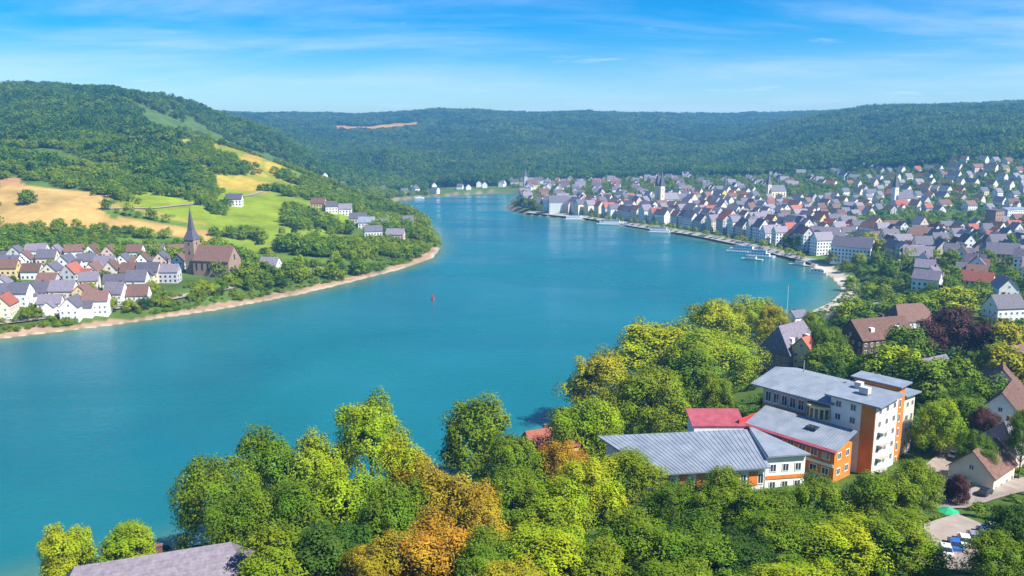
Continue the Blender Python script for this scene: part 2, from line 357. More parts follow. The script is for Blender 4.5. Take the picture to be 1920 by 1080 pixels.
# ------------------------------------------------------------------ water
wm, t, b = mat_base('river_water', .12, .5); N = t.nodes; L = t.links
wr = N.new('ShaderNodeTexNoise'); wr.inputs['Scale'].default_value = .011; wr.inputs['Detail'].default_value = 5; wr.inputs['Distortion'].default_value = 1.2
wc = N.new('ShaderNodeTexCoord'); wp = N.new('ShaderNodeMapping'); wp.inputs['Scale'].default_value = (.45, 1, 1); wp.inputs['Rotation'].default_value = (0, 0, .35); L.new(wc.outputs['Object'], wp.inputs[0]); L.new(wp.outputs[0], wr.inputs['Vector'])
wq = N.new('ShaderNodeMapRange'); wq.inputs[1].default_value = .38; wq.inputs[2].default_value = .64; wq.inputs[3].default_value = .06; wq.inputs[4].default_value = .34; L.new(wr.outputs[0], wq.inputs[0]); L.new(wq.outputs[0], b.inputs['Roughness'])
tcn = N.new('ShaderNodeTexCoord')
nA = N.new('ShaderNodeTexNoise'); nA.inputs['Scale'].default_value = .006; nA.inputs['Detail'].default_value = 6; nA.inputs['Distortion'].default_value = .6
L.new(tcn.outputs['Object'], nA.inputs['Vector'])
rp = N.new('ShaderNodeValToRGB'); rp.color_ramp.elements[0].position = .36; rp.color_ramp.elements[1].position = .66
rp.color_ramp.elements[0].color = (.002, .105, .128, 1); rp.color_ramp.elements[1].color = (.006, .142, .158, 1); L.new(nA.outputs[0], rp.inputs[0])
da = N.new('ShaderNodeAttribute'); da.attribute_name = 'shallow'
mw = N.new('ShaderNodeMix'); mw.data_type = 'RGBA'; mw.inputs[7].default_value = (.085, .17, .10, 1)
L.new(da.outputs['Fac'], mw.inputs[0]); L.new(rp.outputs[0], mw.inputs[6]); L.new(mw.outputs[2], b.inputs['Base Color'])
b.inputs['IOR'].default_value = 1.33
mpn = N.new('ShaderNodeMapping'); mpn.inputs['Scale'].default_value = (1, 1.6, 1); L.new(tcn.outputs['Object'], mpn.inputs[0])
w1 = N.new('ShaderNodeTexNoise'); w1.inputs['Scale'].default_value = .22; w1.inputs['Detail'].default_value = 7; w1.inputs['Roughness'].default_value = .62; L.new(mpn.outputs[0], w1.inputs['Vector'])
bn = N.new('ShaderNodeBump'); bn.inputs['Strength'].default_value = .8; bn.inputs['Distance'].default_value = .7; L.new(w1.outputs[0], bn.inputs['Height']); L.new(bn.outputs[0], b.inputs['Normal'])
ws = N.new('ShaderNodeMapRange'); ws.inputs[1].default_value = .38; ws.inputs[2].default_value = .64; ws.inputs[3].default_value = .45; ws.inputs[4].default_value = 1.0; L.new(wr.outputs[0], ws.inputs[0]); L.new(ws.outputs[0], bn.inputs['Strength'])
NW1, NW2 = 220, 300
wu = np.linspace(-1.25, 1.0, NW1); wv = np.exp(np.linspace(math.log(120.0), math.log(2000.0), NW2)); WU, WV = np.meshgrid(wu, wv)
WX = (WU * WV).ravel(); WY = WV.ravel(); WD, WK = river_sd(WX, WY)
idx = np.arange(NW1 * NW2).reshape(NW2, NW1); F = np.stack([idx[:-1, :-1], idx[:-1, 1:], idx[1:, 1:], idx[1:, :-1]], -1).reshape(-1, 4)
keep = (WD[F].min(1) < 6); F = F[keep]
used = np.unique(F); remap = np.full(len(WX), -1); remap[used] = np.arange(len(used))
me = np_mesh('river', np.stack([WX, WY, np.zeros(len(WX))], -1)[used], remap[F], wm, True)
sh = np.clip(1 + WD[used] / 22.0, 0, 1) ** 1.6
a = me.attributes.new('shallow', 'FLOAT', 'POINT'); a.data.foreach_set('value', sh.astype(np.float32))
tag(meshobj('river', me), kind='structure')
# ------------------------------------------------------------------ trees
def leaf_crown(name, seed, nclump, nleaf, rx, rz, leaf, mat=None, shape='round', droop=0.0, core=True):
    """unit crown (height about 1, base at z=0) of leaf clumps; each leaf is a small bent face"""
    g = np.random.default_rng(seed)
    d = g.normal(size=(nclump, 3)); d /= np.linalg.norm(d, axis=1)[:, None]
    d[:, 2] = np.where(d[:, 2] < -.55, -d[:, 2], d[:, 2])
    rr = g.uniform(.50, .92, nclump) ** .8
    lob = 1 + .30 * np.sin(d[:, 0] * 4 + seed) * np.cos(d[:, 1] * 3.1 + seed * 2) + .13 * np.sin(d[:, 2] * 6 + seed)
    c = d * (rr * lob)[:, None]
    if shape == 'cone': c[:, :2] *= (1.05 - .75 * (c[:, 2:3] * .5 + .5))
    if shape == 'column': c[:, :2] *= .9
    cr = g.uniform(.17, .34, nclump) * (90.0 / max(nclump, 40)) ** .28
    V = []; Fs = []; 
    ci = np.repeat(np.arange(nclump), nleaf); n = len(ci)
    ld = g.normal(size=(n, 3)); ld[:, 2] += .35; ld /= np.linalg.norm(ld, axis=1)[:, None]
    p = c[ci] + ld * (cr[ci] * g.uniform(.55, 1.05, n))[:, None]
    p[:, 2] -= droop * (np.hypot(p[:, 0], p[:, 1]) ** 2) * .5 * g.uniform(.6, 1.2, n)
    nrm = ld * .75 + p * .55 + g.normal(size=(n, 3)) * .38; nrm[:, 2] += .25; nrm /= np.linalg.norm(nrm, axis=1)[:, None]
    t1 = np.cross(nrm, g.normal(size=(n, 3))); t1 /= np.linalg.norm(t1, axis=1)[:, None]; t2 = np.cross(nrm, t1)
    sz = leaf * g.uniform(.6, 1.35, n)[:, None]
    bend = nrm * sz * g.uniform(-.35, .1, n)[:, None]
    sc = np.array([rx, rx, rz])
    P = p * sc
    q = np.stack([P - t1 * sz * 1.25 + bend, P - t2 * sz * .62, P + t1 * sz * 1.25 + bend, P + t2 * sz * .62], 1).reshape(-1, 3)
    q[:, 2] += .97 - q[:, 2].max()
    return np_mesh(name, q, np.arange(n * 4).reshape(-1, 4), mat)
def trunk_mesh(name, seed, h0=.52, r=.022, spread=.28, limbs=6):
    g = random.Random(seed); m = MB(); z = 0; p = Vector((0, 0, -.03)); rad = r
    for k in range(4):
        q = p + Vector((g.uniform(-.015, .015), g.uniform(-.015, .015), h0 / 4 + (.03 if k == 0 else 0))); m.tube(p, q, rad * (1.35 if k == 0 else 1), rad * .86, 8); p = q; rad *= .86
        if k >= 1:
            for _ in range(limbs // 3):
                a = g.uniform(0, 6.28); e = p + Vector((math.cos(a) * spread * g.uniform(.5, 1), math.sin(a) * spread * g.uniform(.5, 1), g.uniform(.12, .30)))
                mid = (p + e) / 2 + Vector((0, 0, -.02)); m.tube(p, mid, rad * .55, rad * .4, 6); m.tube(mid, e, rad * .4, rad * .12, 5)
    m.tube(p, p + Vector((0, 0, .25)), rad, rad * .2, 6)
    return m.mesh(name, MATS['bark'], True)
NEAR = {}
for i, (sd_, rx, rz, shp, dr) in enumerate([(3, .40, .44, 'round', 0), (8, .36, .45, 'round', 0), (17, .44, .41, 'round', .0), (23, .33, .47, 'column', 0), (31, .42, .43, 'round', .28), (47, .38, .45, 'round', .1), (58, .41, .44, 'round', 0), (71, .37, .46, 'round', .05)]):
    NEAR[i] = (sd_, rx, rz, shp, dr)
_mc = {}
def near_parts(i, leafm, q):            # q: 2 near, 1 middle distance, 0 far
    k = (i, leafm, q)
    if k not in _mc:
        sd_, rx, rz, shp, dr = NEAR[i]
        base = ('geo', i, q)
        if base not in _mc:
            nc, nl, ls = [(46, 26, .030), (80, 55, .021), (170, 150, .0098)][q]
            _mc[base] = leaf_crown('crown', sd_, nc, nl, rx, rz, ls, None, shp, dr)
            _mc[base].materials.append(None)
        _mc[k] = _mc[base]
    kt = ('trunk', i)
    if kt not in _mc: _mc[kt] = trunk_mesh('trunk', i + 5)
    return _mc[k], _mc[kt]
TREES = []                              # kept so that labels can be given once all are placed
def tree(name, x, y, height, width, leafm, q, row, group, look='', rz=None, z=None):
    i = random.randrange(8) if look != 'weeping' else 4
    if look == 'slim': i = 3
    cm, tm = near_parts(i, leafm, q)
    o = thing(name, (x, y, (hz(x, y) if z is None else z) - .15), random.uniform(0, 6.28) if rz is None else rz, 'tree', 'tree', group)
    rx = NEAR[i][1]
    sx = width / (2.15 * rx)
    for nm, me in (('crown', cm), ('trunk', tm)):
        c = meshobj(nm, me, o); ch_ = min(height, max(width * 1.25, height * .78)); c.scale = (sx, sx, ch_); c.location = (0, 0, height - ch_)
        if nm == 'crown': c.material_slots[0].link = 'OBJECT'; c.material_slots[0].material = MATS[leafm]
        if nm == 'trunk': c.location = (0, 0, 0)
        if nm == 'trunk': c.scale = (min(sx, height) * 1.0, min(sx, height) * 1.0, height)
    TREES.append((o, row, leafm, look, x, y))
    return o
# --- distant woods: instanced crowns
def forest_proto(seed, conif=False):
    me = leaf_crown('wood_crown', seed, 26, 15, .46, .44, .052, MATS['leaf_forest'], 'cone' if conif else 'round')
    return me
pc = bpy.data.collections.new('wood_kinds'); pc2 = bpy.data.collections.new('slope_kinds')
for k in range(5): pc.objects.link(bpy.data.objects.new('wood_crown', forest_proto(100 + k, k == 4)))
for k in range(4): pc2.objects.link(bpy.data.objects.new('slope_crown', leaf_crown('slope_crown', 140 + k, 34, 20, .46, .44, .042, MATS['leaf_slope'])))
def scatter(name, P, sc, coll, label):
    me = bpy.data.meshes.new(name); me.vertices.add(len(P)); me.vertices.foreach_set('co', np.asarray(P, np.float32).ravel())
    a = me.attributes.new('sc', 'FLOAT_VECTOR', 'POINT'); a.data.foreach_set('vector', np.asarray(sc, np.float32).ravel())
    a = me.attributes.new('rot', 'FLOAT_VECTOR', 'POINT'); rr = np.zeros((len(P), 3), np.float32); rr[:, 2] = rng.uniform(0, 6.28, len(P)); a.data.foreach_set('vector', rr.ravel())
    o = meshobj(name, me)
    ng = bpy.data.node_groups.new(name, 'GeometryNodeTree')
    ng.interface.new_socket('Geometry', in_out='INPUT', socket_type='NodeSocketGeometry'); ng.interface.new_socket('Geometry', in_out='OUTPUT', socket_type='NodeSocketGeometry')
    gi = ng.nodes.new('NodeGroupInput'); go = ng.nodes.new('NodeGroupOutput'); ip = ng.nodes.new('GeometryNodeInstanceOnPoints'); ci = ng.nodes.new('GeometryNodeCollectionInfo')
    ci.inputs['Collection'].default_value = coll; ci.inputs['Separate Children'].default_value = True; ci.inputs['Reset Children'].default_value = True
    n1 = ng.nodes.new('GeometryNodeInputNamedAttribute'); n1.data_type = 'FLOAT_VECTOR'; n1.inputs['Name'].default_value = 'sc'
    n2 = ng.nodes.new('GeometryNodeInputNamedAttribute'); n2.data_type = 'FLOAT_VECTOR'; n2.inputs['Name'].default_value = 'rot'
    e2r = ng.nodes.new('FunctionNodeEulerToRotation')
    ip.inputs['Pick Instance'].default_value = True
    ng.links.new(gi.outputs[0], ip.inputs['Points']); ng.links.new(ci.outputs[0], ip.inputs['Instance'])
    ng.links.new(n1.outputs[0], ip.inputs['Scale']); ng.links.new(n2.outputs[0], e2r.inputs[0]); ng.links.new(e2r.outputs[0], ip.inputs['Rotation'])
    ng.links.new(ip.outputs[0], go.inputs[0])
    o.modifiers.new('scatter', 'NODES').node_group = ng
    return tag(o, label, 'trees', kind='stuff')
def woods(n, y0, y1, p0, p1, test, hmin, hmax, wide, py=300):
    u0, u1 = uc(p0, py), uc(p1, py)
    y = np.sqrt(rng.uniform(y0 * y0, y1 * y1, n)); x = rng.uniform(u0, u1, n) * y
    z, d, k = heights(x, y); m = (d > 6) & seen(x, y, z)
    m &= test(x, y, z, d); x, y, z = x[m], y[m], z[m]
    hgt = rng.uniform(hmin * .75, hmax * 1.1, len(x)) * (1 + .22 * np.sin(x * .021 + 2 * np.sin(y * .013)) * np.cos(y * .017 + x * .006)); w = hgt * wide * rng.uniform(.8, 1.25, len(x))
    return np.stack([x, y, z - .3], -1), np.stack([w, w, hgt], -1)
def clump(x, y, s, lo):                 # uneven density
    v = np.sin(x * s + 1.7 * np.sin(y * s * .7)) + np.sin(y * s * 1.3 + 1.1 * np.sin(x * s * .9 + 2)); return v > lo
U = lambda px, py=300: uc(px, py)
def left_hill(x, y, z, d):
    u = x / y; base = (u < U(400)) & (y > 790 + 40 * np.sin(x * .02))
    vin = (u > U(345) - (y - 1000) * .00012) & (y > 900) & (y < 1500)
    lower = (y < 1080) & ~clump(x, y, .03, .1)
    return (base | (u >= U(400)) & (y > 900)) & ~(vin & ~clump(x, y, .035, 1.35)) & ~lower
def far_hill(x, y, z, d):
    u = x / y
    f = ((u > U(630)) & (u < U(790)) & (y > 3070) & (y < 3340)) | ((u > U(455)) & (u < U(590)) & (y > 3000) & (y < 3240)) | ((u > U(1480)) & (u < U(1525)) & (y > 2330) & (y < 2450))
    return ~f
TOWN_TOP = lambda u: np.interp(u, [U(560), U(700), U(900), U(1100), U(1250), U(1400), U(1550), U(1700), U(1850), U(2200)], [1500, 1750, 1700, 1680, 1720, 1620, 1560, 1400, 1330, 1250])
a1 = woods(52000, 780, 2700, -260, 800, lambda x, y, z, d: left_hill(x, y, z, d) & ~((x / y > U(350)) & (y < 1560)), 9, 17, .95)
a2 = woods(66000, 1200, 2700, 540, 2150, lambda x, y, z, d: far_hill(x, y, z, d) & (y > TOWN_TOP(x / y) * .97), 12, 20, .95)
a3 = woods(62000, 2700, 4300, 420, 2150, far_hill, 12, 22, 1.15)
scatter('hillside_forest', np.concatenate([a1[0], a2[0], a3[0]]), np.concatenate([a1[1], a2[1], a3[1]]), pc, 'dense green forest covering the hillsides round the river bend')
def spur(x, y, z, d):
    u = x / y; v = ((u > U(340)) & (u < U(800)) & (y > 900) & clump(x, y, .045, .5)) | ((u > U(600)) & (y > 930) & clump(x, y, .045, -.4)) | ((u < U(400)) & (y > 800) & (y < 1100) & clump(x, y, .03, -.7)); return v
def peninsula(x, y, z, d):
    u = x / y
    green = (u > U(400, 450)) & (y < 1000) & clump(x, y, .045, .05) & (d > 9)
    meadow_ = (u > U(380)) & (u < U(530)) & (y > 690) & (y < 900)
    hedge2 = (u < U(395)) & ((np.abs(y - 698 - 6 * np.sin(x * .03)) < 3) | (np.abs(y - 748 - 5 * np.sin(x * .02)) < 4)) & clump(x, y, .05, .5)
    hedge = (u < U(400)) & (y > 575) & (y < 655) & clump(x, y, .05, -.9)
    foot = (u < U(420)) & (y > 740) & (y < 860) & clump(x, y, .05, -.1)
    return (green & ~meadow_) | hedge | foot | hedge2
b1 = woods(22000, 800, 1500, -260, 800, spur, 5, 11, 1.0); b2 = woods(9500, 520, 1050, -260, 830, peninsula, 5, 12, 1.05, 430)
scatter('slope_trees', np.concatenate([b1[0], b2[0]]), np.concatenate([b1[1], b2[1]]), pc2, 'light green trees and hedges on the peninsula and its vineyard slope')
# ------------------------------------------------------------------ building materials
noisy('plaster_white', (.70, .69, .66), (.80, .79, .76), .6, .85, .2, .15, 6, .05)
noisy('plaster_cream', (.66, .58, .42), (.74, .66, .50), .6, .85, .2, .15, 6, .06)
noisy('plaster_yellow', (.66, .50, .22), (.72, .57, .28), .6, .85, .2, .15, 6, .06)
noisy('plaster_pink', (.62, .44, .38), (.68, .52, .45), .6, .85, .2, .15, 6, .06)
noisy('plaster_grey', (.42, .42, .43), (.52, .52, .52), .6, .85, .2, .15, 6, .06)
noisy('stone_brown', (.26, .17, .125), (.38, .27, .205), 1.2, .9, .15, .5, 4, .05)
noisy('slate', (.080, .075, .098), (.135, .125, .155), 1.4, .65, .35, .4, 9, .22, course=.9)
noisy('slate_violet', (.145, .125, .155), (.23, .20, .235), 1.4, .6, .35, .4, 9, .15, course=.9)
noisy('tile_brown', (.125, .070, .055), (.20, .115, .090), 1.4, .8, .2, .4, 9, .2, course=.9)
noisy('tile_red', (.28, .085, .055), (.37, .13, .085), 1.4, .8, .2, .4, 9, .15, course=.9)
noisy('metal_roof', (.175, .205, .245), (.25, .28, .32), .35, .45, .5, .1, 3)
noisy('metal_pink', (.27, .055, .07), (.36, .085, .10), .5, .5, .4, .1, 3)
noisy('render_orange', (.62, .17, .025), (.72, .23, .04), .5, .8, .2, .1, 4)
noisy('render_red', (.42, .035, .04), (.50, .06, .055), .5, .8, .2, .1, 4)
noisy('glass_dark', (.020, .030, .042), (.045, .062, .085), .3, .08, .6)
noisy('frame_white', (.70, .70, .68), (.78, .78, .76), 1, .5, .3)
noisy('timber_dark', (.085, .050, .035), (.13, .08, .055), 2, .8, .2)
noisy('concrete', (.30, .28, .25), (.40, .38, .34), .4, .9, .2, .2, 3)
noisy('asphalt', (.060, .058, .060), (.085, .082, .080), .5, .92, .2, .2, 6)
noisy('gravel_road', (.26, .215, .18), (.34, .285, .24), .4, .95, .1, .2, 5)
noisy('paint_white', (.78, .78, .77), (.82, .82, .81), 1, .3, .5)
noisy('paint_blue', (.03, .10, .36), (.04, .13, .42), 1, .25, .5)
noisy('paint_red', (.42, .03, .03), (.48, .05, .04), 1, .25, .5)
noisy('paint_silver', (.40, .41, .42), (.46, .47, .48), 1, .28, .5, metal=.5)
noisy('paint_black', (.015, .015, .018), (.03, .03, .03), 1, .25, .5)
noisy('tyre', (.015, .015, .015), (.03, .03, .03), 4, .9, .1)
noisy('canvas_green', (.02, .30, .14), (.03, .36, .18), 2, .8, .2)
noisy('canvas_blue', (.02, .16, .50), (.03, .20, .56), 2, .7, .2)
M = MATS
WALLN = {'plaster_white': 'white', 'plaster_cream': 'cream', 'plaster_yellow': 'yellow', 'plaster_pink': 'pale pink', 'plaster_grey': 'grey', 'stone_brown': 'brown stone', 'timber_dark': 'dark timber'}
ROOFN = {'slate': 'dark slate', 'slate_violet': 'violet slate', 'tile_brown': 'brown tiled', 'tile_red': 'red tiled', 'metal_roof': 'grey metal'}
# a window: frame with a recessed pane, unit size 1 x 1, facing -Y
_w = MB(); 
for c, d in (((-.45, 0, 0), (.1, .1, 1)), ((.45, 0, 0), (.1, .1, 1)), ((0, 0, .455), (.8, .1, .09)), ((0, 0, -.455), (.8, .1, .09)), ((0, .0, 0), (.06, .08, .82))): _w.box(c, d)
WFRAME = _w.mesh('window_frame', M['frame_white']); WPANE = MB().box((0, .02, 0), (.86, .06, .9)).mesh('window', M['glass_dark'])
def window(parent, p, wdt, hgt, ang, frame=True):      # ang: heading of the outward normal turned from -Y
    o = meshobj('window', WPANE, parent); o.location = p; o.rotation_euler = (0, 0, ang); o.scale = (wdt, 1, hgt)
    if frame: meshobj('frame', WFRAME, o)
    return o
def gable_parts(parent, w, d, eave, ridge, wall, roof, hip=0.0, over=.45, chimney=True, z0=-2.0):
    """ridge along local X; walls drop z0 below the base so that they meet sloping ground"""
    m = MB(); hw, hd = w / 2, d / 2
    if hip <= 0:
        for sx in (-1, 1):
            P = [(sx * hw, -hd, z0), (sx * hw, hd, z0), (sx * hw, hd, eave), (sx * hw, 0, ridge - .12), (sx * hw, -hd, eave)]
            m.face(*(P if sx > 0 else P[::-1]))
    else:
        for sx in (-1, 1):
            P = [(sx * hw, -hd, z0), (sx * hw, hd, z0), (sx * hw, hd, eave), (sx * hw, -hd, eave)]; m.face(*(P if sx > 0 else P[::-1]))
    m.face((-hw, -hd, z0), (hw, -hd, z0), (hw, -hd, eave), (-hw, -hd, eave)); m.face((hw, hd, z0), (-hw, hd, z0), (-hw, hd, eave), (hw, hd, eave))
    m.obj('wall', M[wall], parent)
    r = MB(); k = (ridge - eave) / hd; ox = hw + over; oy = hd + over; ze = eave - k * over; hx = ox - hip * hd; th = .22
    T = {'a': (-ox, -oy, ze), 'b': (ox, -oy, ze), 'c': (ox, oy, ze), 'd': (-ox, oy, ze), 'e': (-hx, 0, ridge), 'f': (hx, 0, ridge)}
    up = lambda p: (p[0], p[1], p[2] + th); a, b_, c, d_, e, f = (T[x] for x in 'abcdef')
    r.face(up(a), up(b_), up(f), up(e)); r.face(up(c), up(d_), up(e), up(f))
    if hip > 0: r.face(up(b_), up(c), up(f)); r.face(up(d_), up(a), up(e))
    r.face(b_, a, e, f); r.face(d_, c, f, e)
    for p, q in ((a, b_), (c, d_)): r.face(p, q, up(q), up(p))
    if hip <= 0:
        for p, q in ((b_, f), (f, c), (d_, e), (e, a)): r.face(p, q, up(q), up(p))
    else:
        for p, q in ((b_, c), (d_, a)): r.face(p, q, up(q), up(p))
    ro = r.obj('roof', M[roof], parent)
    if chimney:
        cx = random.uniform(-.3, .3) * w; cm = MB(); cm.box((cx, d * .1, ridge - .3), (.9, .7, 2.2)); cm.box((cx, d * .1, ridge + .85), (1.1, .9, .16)); cm.obj('chimney', M['tile_brown'], ro)
    return ro
def house_windows(parent, w, d, eave, ridge, single, storeys=None):
    st = storeys or max(1, int(eave / 2.8)); acc = MB()
    def put(p, ww, hh, ang):
        if single: window(parent, p, ww, hh, ang)
        else:
            acc.box(p, (ww, .10, hh), ang)
    for k in range(st):
        z = 1.5 + k * 2.8
        n = max(2, int(w / 2.7))
        for i in range(n):
            x = (i - (n - 1) / 2) * w / n
            for s, ang in ((-1, 0.0), (1, math.pi)): put((x, s * (d / 2 + .03), z), 1.15, 1.45, ang)
        n = max(2, int(d / 3.0))
        for i in range(n):
            y = (i - (n - 1) / 2) * d / n
            for s, ang in ((1, math.pi / 2), (-1, -math.pi / 2)): put((s * (w / 2 + .03), y, z), 1.1, 1.4, ang)
    if ridge - eave > 3:
        for s, ang in ((1, math.pi / 2), (-1, -math.pi / 2)): put((s * (w / 2 + .03), 0, eave + .9), 1.1, 1.3, ang)
    if not single: acc.obj('windows', M['glass_dark'], parent, kind='stuff')
def dormers(ro, w, d, eave, ridge, roof, n):
    k = (ridge - eave) / (d / 2)
    for s in (-1, 1):
        for i in range(n):
            x = (i - (n - 1) / 2) * w / n; y = s * d * .28; zb = ridge - abs(y) * k
            m = MB(); m.prism([(x - .8, y - s * 0 - .9, 0), (x + .8, y - .9, 0), (x + .8, y + .9, 0), (x - .8, y + .9, 0)], zb - 1.4, zb + 1.0); dm = m.obj('dormer', M['plaster_white'], ro)
            MB().face((x - 1, y - 1.1, zb + 1.0), (x + 1, y - 1.1, zb + 1.0), (x + 1, y + 1.1, zb + 1.15), (x - 1, y + 1.1, zb + 1.15))
HOUSES = []
def house(x, y, w, d, eave, ridge, rz, wall, roof, row, detail, name='house', hip=0.0, group=None, label=None, z=None, dorm=0):
    zz = (min(hz(x + a, y + b) for a, b in ((0, 0), (d / 3, 0), (-d / 3, 0), (0, -d / 3))) if z is None else z)
    o = thing(name, (x, y, zz), rz, label or 'house', 'house', group)
    ro = gable_parts(o, w, d, eave, ridge, wall, roof, hip, chimney=detail > 0)
    if label is None and detail >= 0 and random.random() < .42 and w > 9:      # a lower cross wing
        sw = bpy.data.objects.new('side_wing', None); sw.parent = o; COL.objects.link(sw); sgn = random.choice((-1, 1)); ww_ = random.uniform(4.5, 6.5); dl = random.uniform(4, 6)
        sw.location = (random.uniform(-.2, .2) * w, sgn * (d / 2 + dl / 2 - 1.2), 0); sw.rotation_euler = (0, 0, math.pi / 2)
        gable_parts(sw, dl + 2.4, ww_, eave * .78, eave * .78 + ww_ * .5, wall, roof, chimney=False)
    if dorm: dormers(ro, w, d, eave, ridge, roof, dorm)
    house_windows(o, w, d, eave, ridge, detail > 1)
    if label is None: HOUSES.append((o, row, wall, roof, x, y))
    return o
_YS = np.exp(np.linspace(math.log(60), math.log(4000), 520))
def ground(px, py):                     # where a sight line first meets the ground
    s = slope(py); c = math.cos(TILT) - s * math.sin(TILT); u = (px - 960) / FPX * c
    h_ = np.maximum(heights(u * _YS, _YS)[0], 0); z = CAMH + s * _YS; i = int(np.argmax(z <= h_))
    Y = _YS[i]
    if i > 0:
        f0, f1 = z[i - 1] - h_[i - 1], z[i] - h_[i]; Y = _YS[i - 1] + (_YS[i] - _YS[i - 1]) * f0 / (f0 - f1 + 1e-9)
    return u * Y, Y, CAMH + s * Y
OCC = []
def free(x, y, r): return all((x - a) ** 2 + (y - b) ** 2 > (r + c) ** 2 for a, b, c in OCC)
WALLS = ['plaster_white'] * 7 + ['plaster_cream'] * 3 + ['plaster_yellow', 'plaster_pink', 'plaster_grey']
ROOFS = ['slate'] * 4 + ['slate_violet'] * 4 + ['tile_brown'] * 2 + ['tile_red']
# ------------------------------------------------------------------ village on the left bank
# church first
cx, cy_, cz_ = ground(364, 512); ch = thing('village_church', (cx, cy_, cz_), R(-14), 'brown stone village church with tall pointed slate spire on the left bank', 'church'); OCC.append((cx + 12, cy_, 20))
tb = atY(364, 448, cy_)[2] - cz_; tt = atY(362, 388, cy_)[2] - cz_
MB().box((0, 0, tb / 2 - 1), (7.2, 7.2, tb + 2)).obj('tower', M['stone_brown'], ch)
sp = MB(); hw = 4.0
for i, (q0, q1) in enumerate((((-hw, -hw), (hw, -hw)), ((hw, -hw), (hw, hw)), ((hw, hw), (-hw, hw)), ((-hw, hw), (-hw, -hw)))):
    sp.face((*q0, tb - .2), (*q1, tb - .2), (q1[0] * .45, q1[1] * .45, tb + 6)); sp.face((*q0, tb - .2), (q1[0] * .45, q1[1] * .45, tb + 6), (q0[0] * .45, q0[1] * .45, tb + 6))
    sp.face((q0[0] * .45, q0[1] * .45, tb + 6), (q1[0] * .45, q1[1] * .45, tb + 6), (0, 0, tt))
spo = sp.obj('spire', M['slate'], ch); MB().tube((0, 0, tt - .5), (0, 0, tt + 2.2), .1, .06).box((0, 0, tt + 1.4), (1.1, .12, .12)).obj('cross', M['paint_black'], spo)
for k in range(3):
    for a, (sx, sy) in ((0.0, (0, -1)), (math.pi / 2, (1, 0)), (-math.pi / 2, (-1, 0))): window(ch, (sx * 3.66, sy * 3.66, tb * (.35 + .26 * k)), 1.2, 2.3, a, False)
nv = bpy.data.objects.new('nave', None); nv.parent = ch; COL.objects.link(nv); nv.location = (17.5, 1.5, 0)
gable_parts(nv, 27, 15, 10, 19.5, 'stone_brown', 'tile_brown', chimney=False)
for i in range(6): window(nv, (-11 + i * 4.3, -7.54, 5.5), 1.6, 5.2, 0.0, False)
for z in (4.5, 12): window(nv, (13.54, 0, z), 1.8, 4.0, math.pi / 2, False)
rows = [('riverside village row', 588, 12, 245, 40), ('second village row', 567, 2, 300, 36), ('third village row', 546, 10, 335, 36),
        ('fourth village row', 525, 18, 345, 36), ('fifth village row', 505, 22, 345, 33), ('rearmost village row', 487, 30, 345, 36)]
for nm, py, p0, p1, st in rows:
    px = p0
    while px < p1:
        x, y, z = ground(px + random.uniform(-4, 4), py + random.uniform(-5, 5))
        w = random.uniform(9.5, 14); d = random.uniform(8, 10)
        if free(x, y, 5.5):
            e = random.uniform(5.4, 8.2); OCC.append((x, y, 6.0))
            house(x, y, w, d, e, e + d * random.uniform(.48, .62), R(random.choice([8, 98, 15, 100, 5]) + random.uniform(-8, 8)), random.choice(WALLS), random.choice(ROOFS + ['tile_brown'] * 2), nm, 2 if py > 540 else 1, group='houses of the left village')
        px += st + random.uniform(-4, 8)
for k, (px, py, wl, rf) in enumerate([(508, 512, 'plaster_white', 'slate_violet'), (530, 505, 'plaster_cream', 'tile_brown'), (598, 392, 'plaster_yellow', 'tile_brown'), (622, 398, 'plaster_white', 'slate'), (648, 402, 'plaster_white', 'slate_violet'), (662, 408, 'plaster_pink', 'tile_red'),
                     (688, 428, 'plaster_white', 'metal_roof'), (716, 432, 'plaster_cream', 'slate'), (742, 452, 'plaster_pink', 'slate_violet'), (700, 446, 'plaster_white', 'slate'), (672, 420, 'plaster_cream', 'slate'), (440, 385, 'plaster_white', 'slate'), (462, 387, 'plaster_white', 'tile_brown'), (765, 425, 'plaster_white', 'slate')]):
    x, y, z = ground(px, py)
    if free(x, y, 6):
        OCC.append((x, y, 8)); house(x, y, random.uniform(11, 17), 9.5, 7, 12, R(random.uniform(-20, 30)), wl, rf, 'scatter on the peninsula', 1, group='houses scattered over the peninsula')
# ------------------------------------------------------------------ town on the right bank
BANDS = [24, 52, 80, 110, 142, 176, 212, 250, 290, 332, 376, 422, 470, 520, 572, 626, 682, 740]
n = 90000
yy = np.sqrt(rng.uniform(430 ** 2, 1760 ** 2, n)); xx = rng.uniform(uc(955), uc(1990), n) * yy
zz, dd, kk = heights(xx, yy); u_ = xx / yy
pp = np.array([project(a, b, c) for a, b, c in zip(xx, yy, zz)])
ok = (dd > 18) & (yy < TOWN_TOP(u_)) & (u_ > uc(958)) & seen(xx, yy, zz, 9) & (pp[:, 1] < 545) & ((pp[:, 0] > 1600 + (pp[:, 1] - 480) * 1.6) | (pp[:, 1] < 480))
up_ = np.clip((yy / TOWN_TOP(u_) - .72) / .28, 0, 1); ok &= rng.uniform(size=n) > up_ * .9
bandi = np.argmin(np.abs(dd[:, None] - np.array(BANDS)[None]), 1); ok &= np.abs(dd - np.array(BANDS)[bandi]) < 3.5
wood = np.sin(xx * .013 + 2) + np.sin(yy * .017 + 1.1 * np.sin(xx * .009)); ok &= ~((wood > 1.25) & (bandi > 1))
cand = np.nonzero(ok)[0]; acc = []; grid = {}
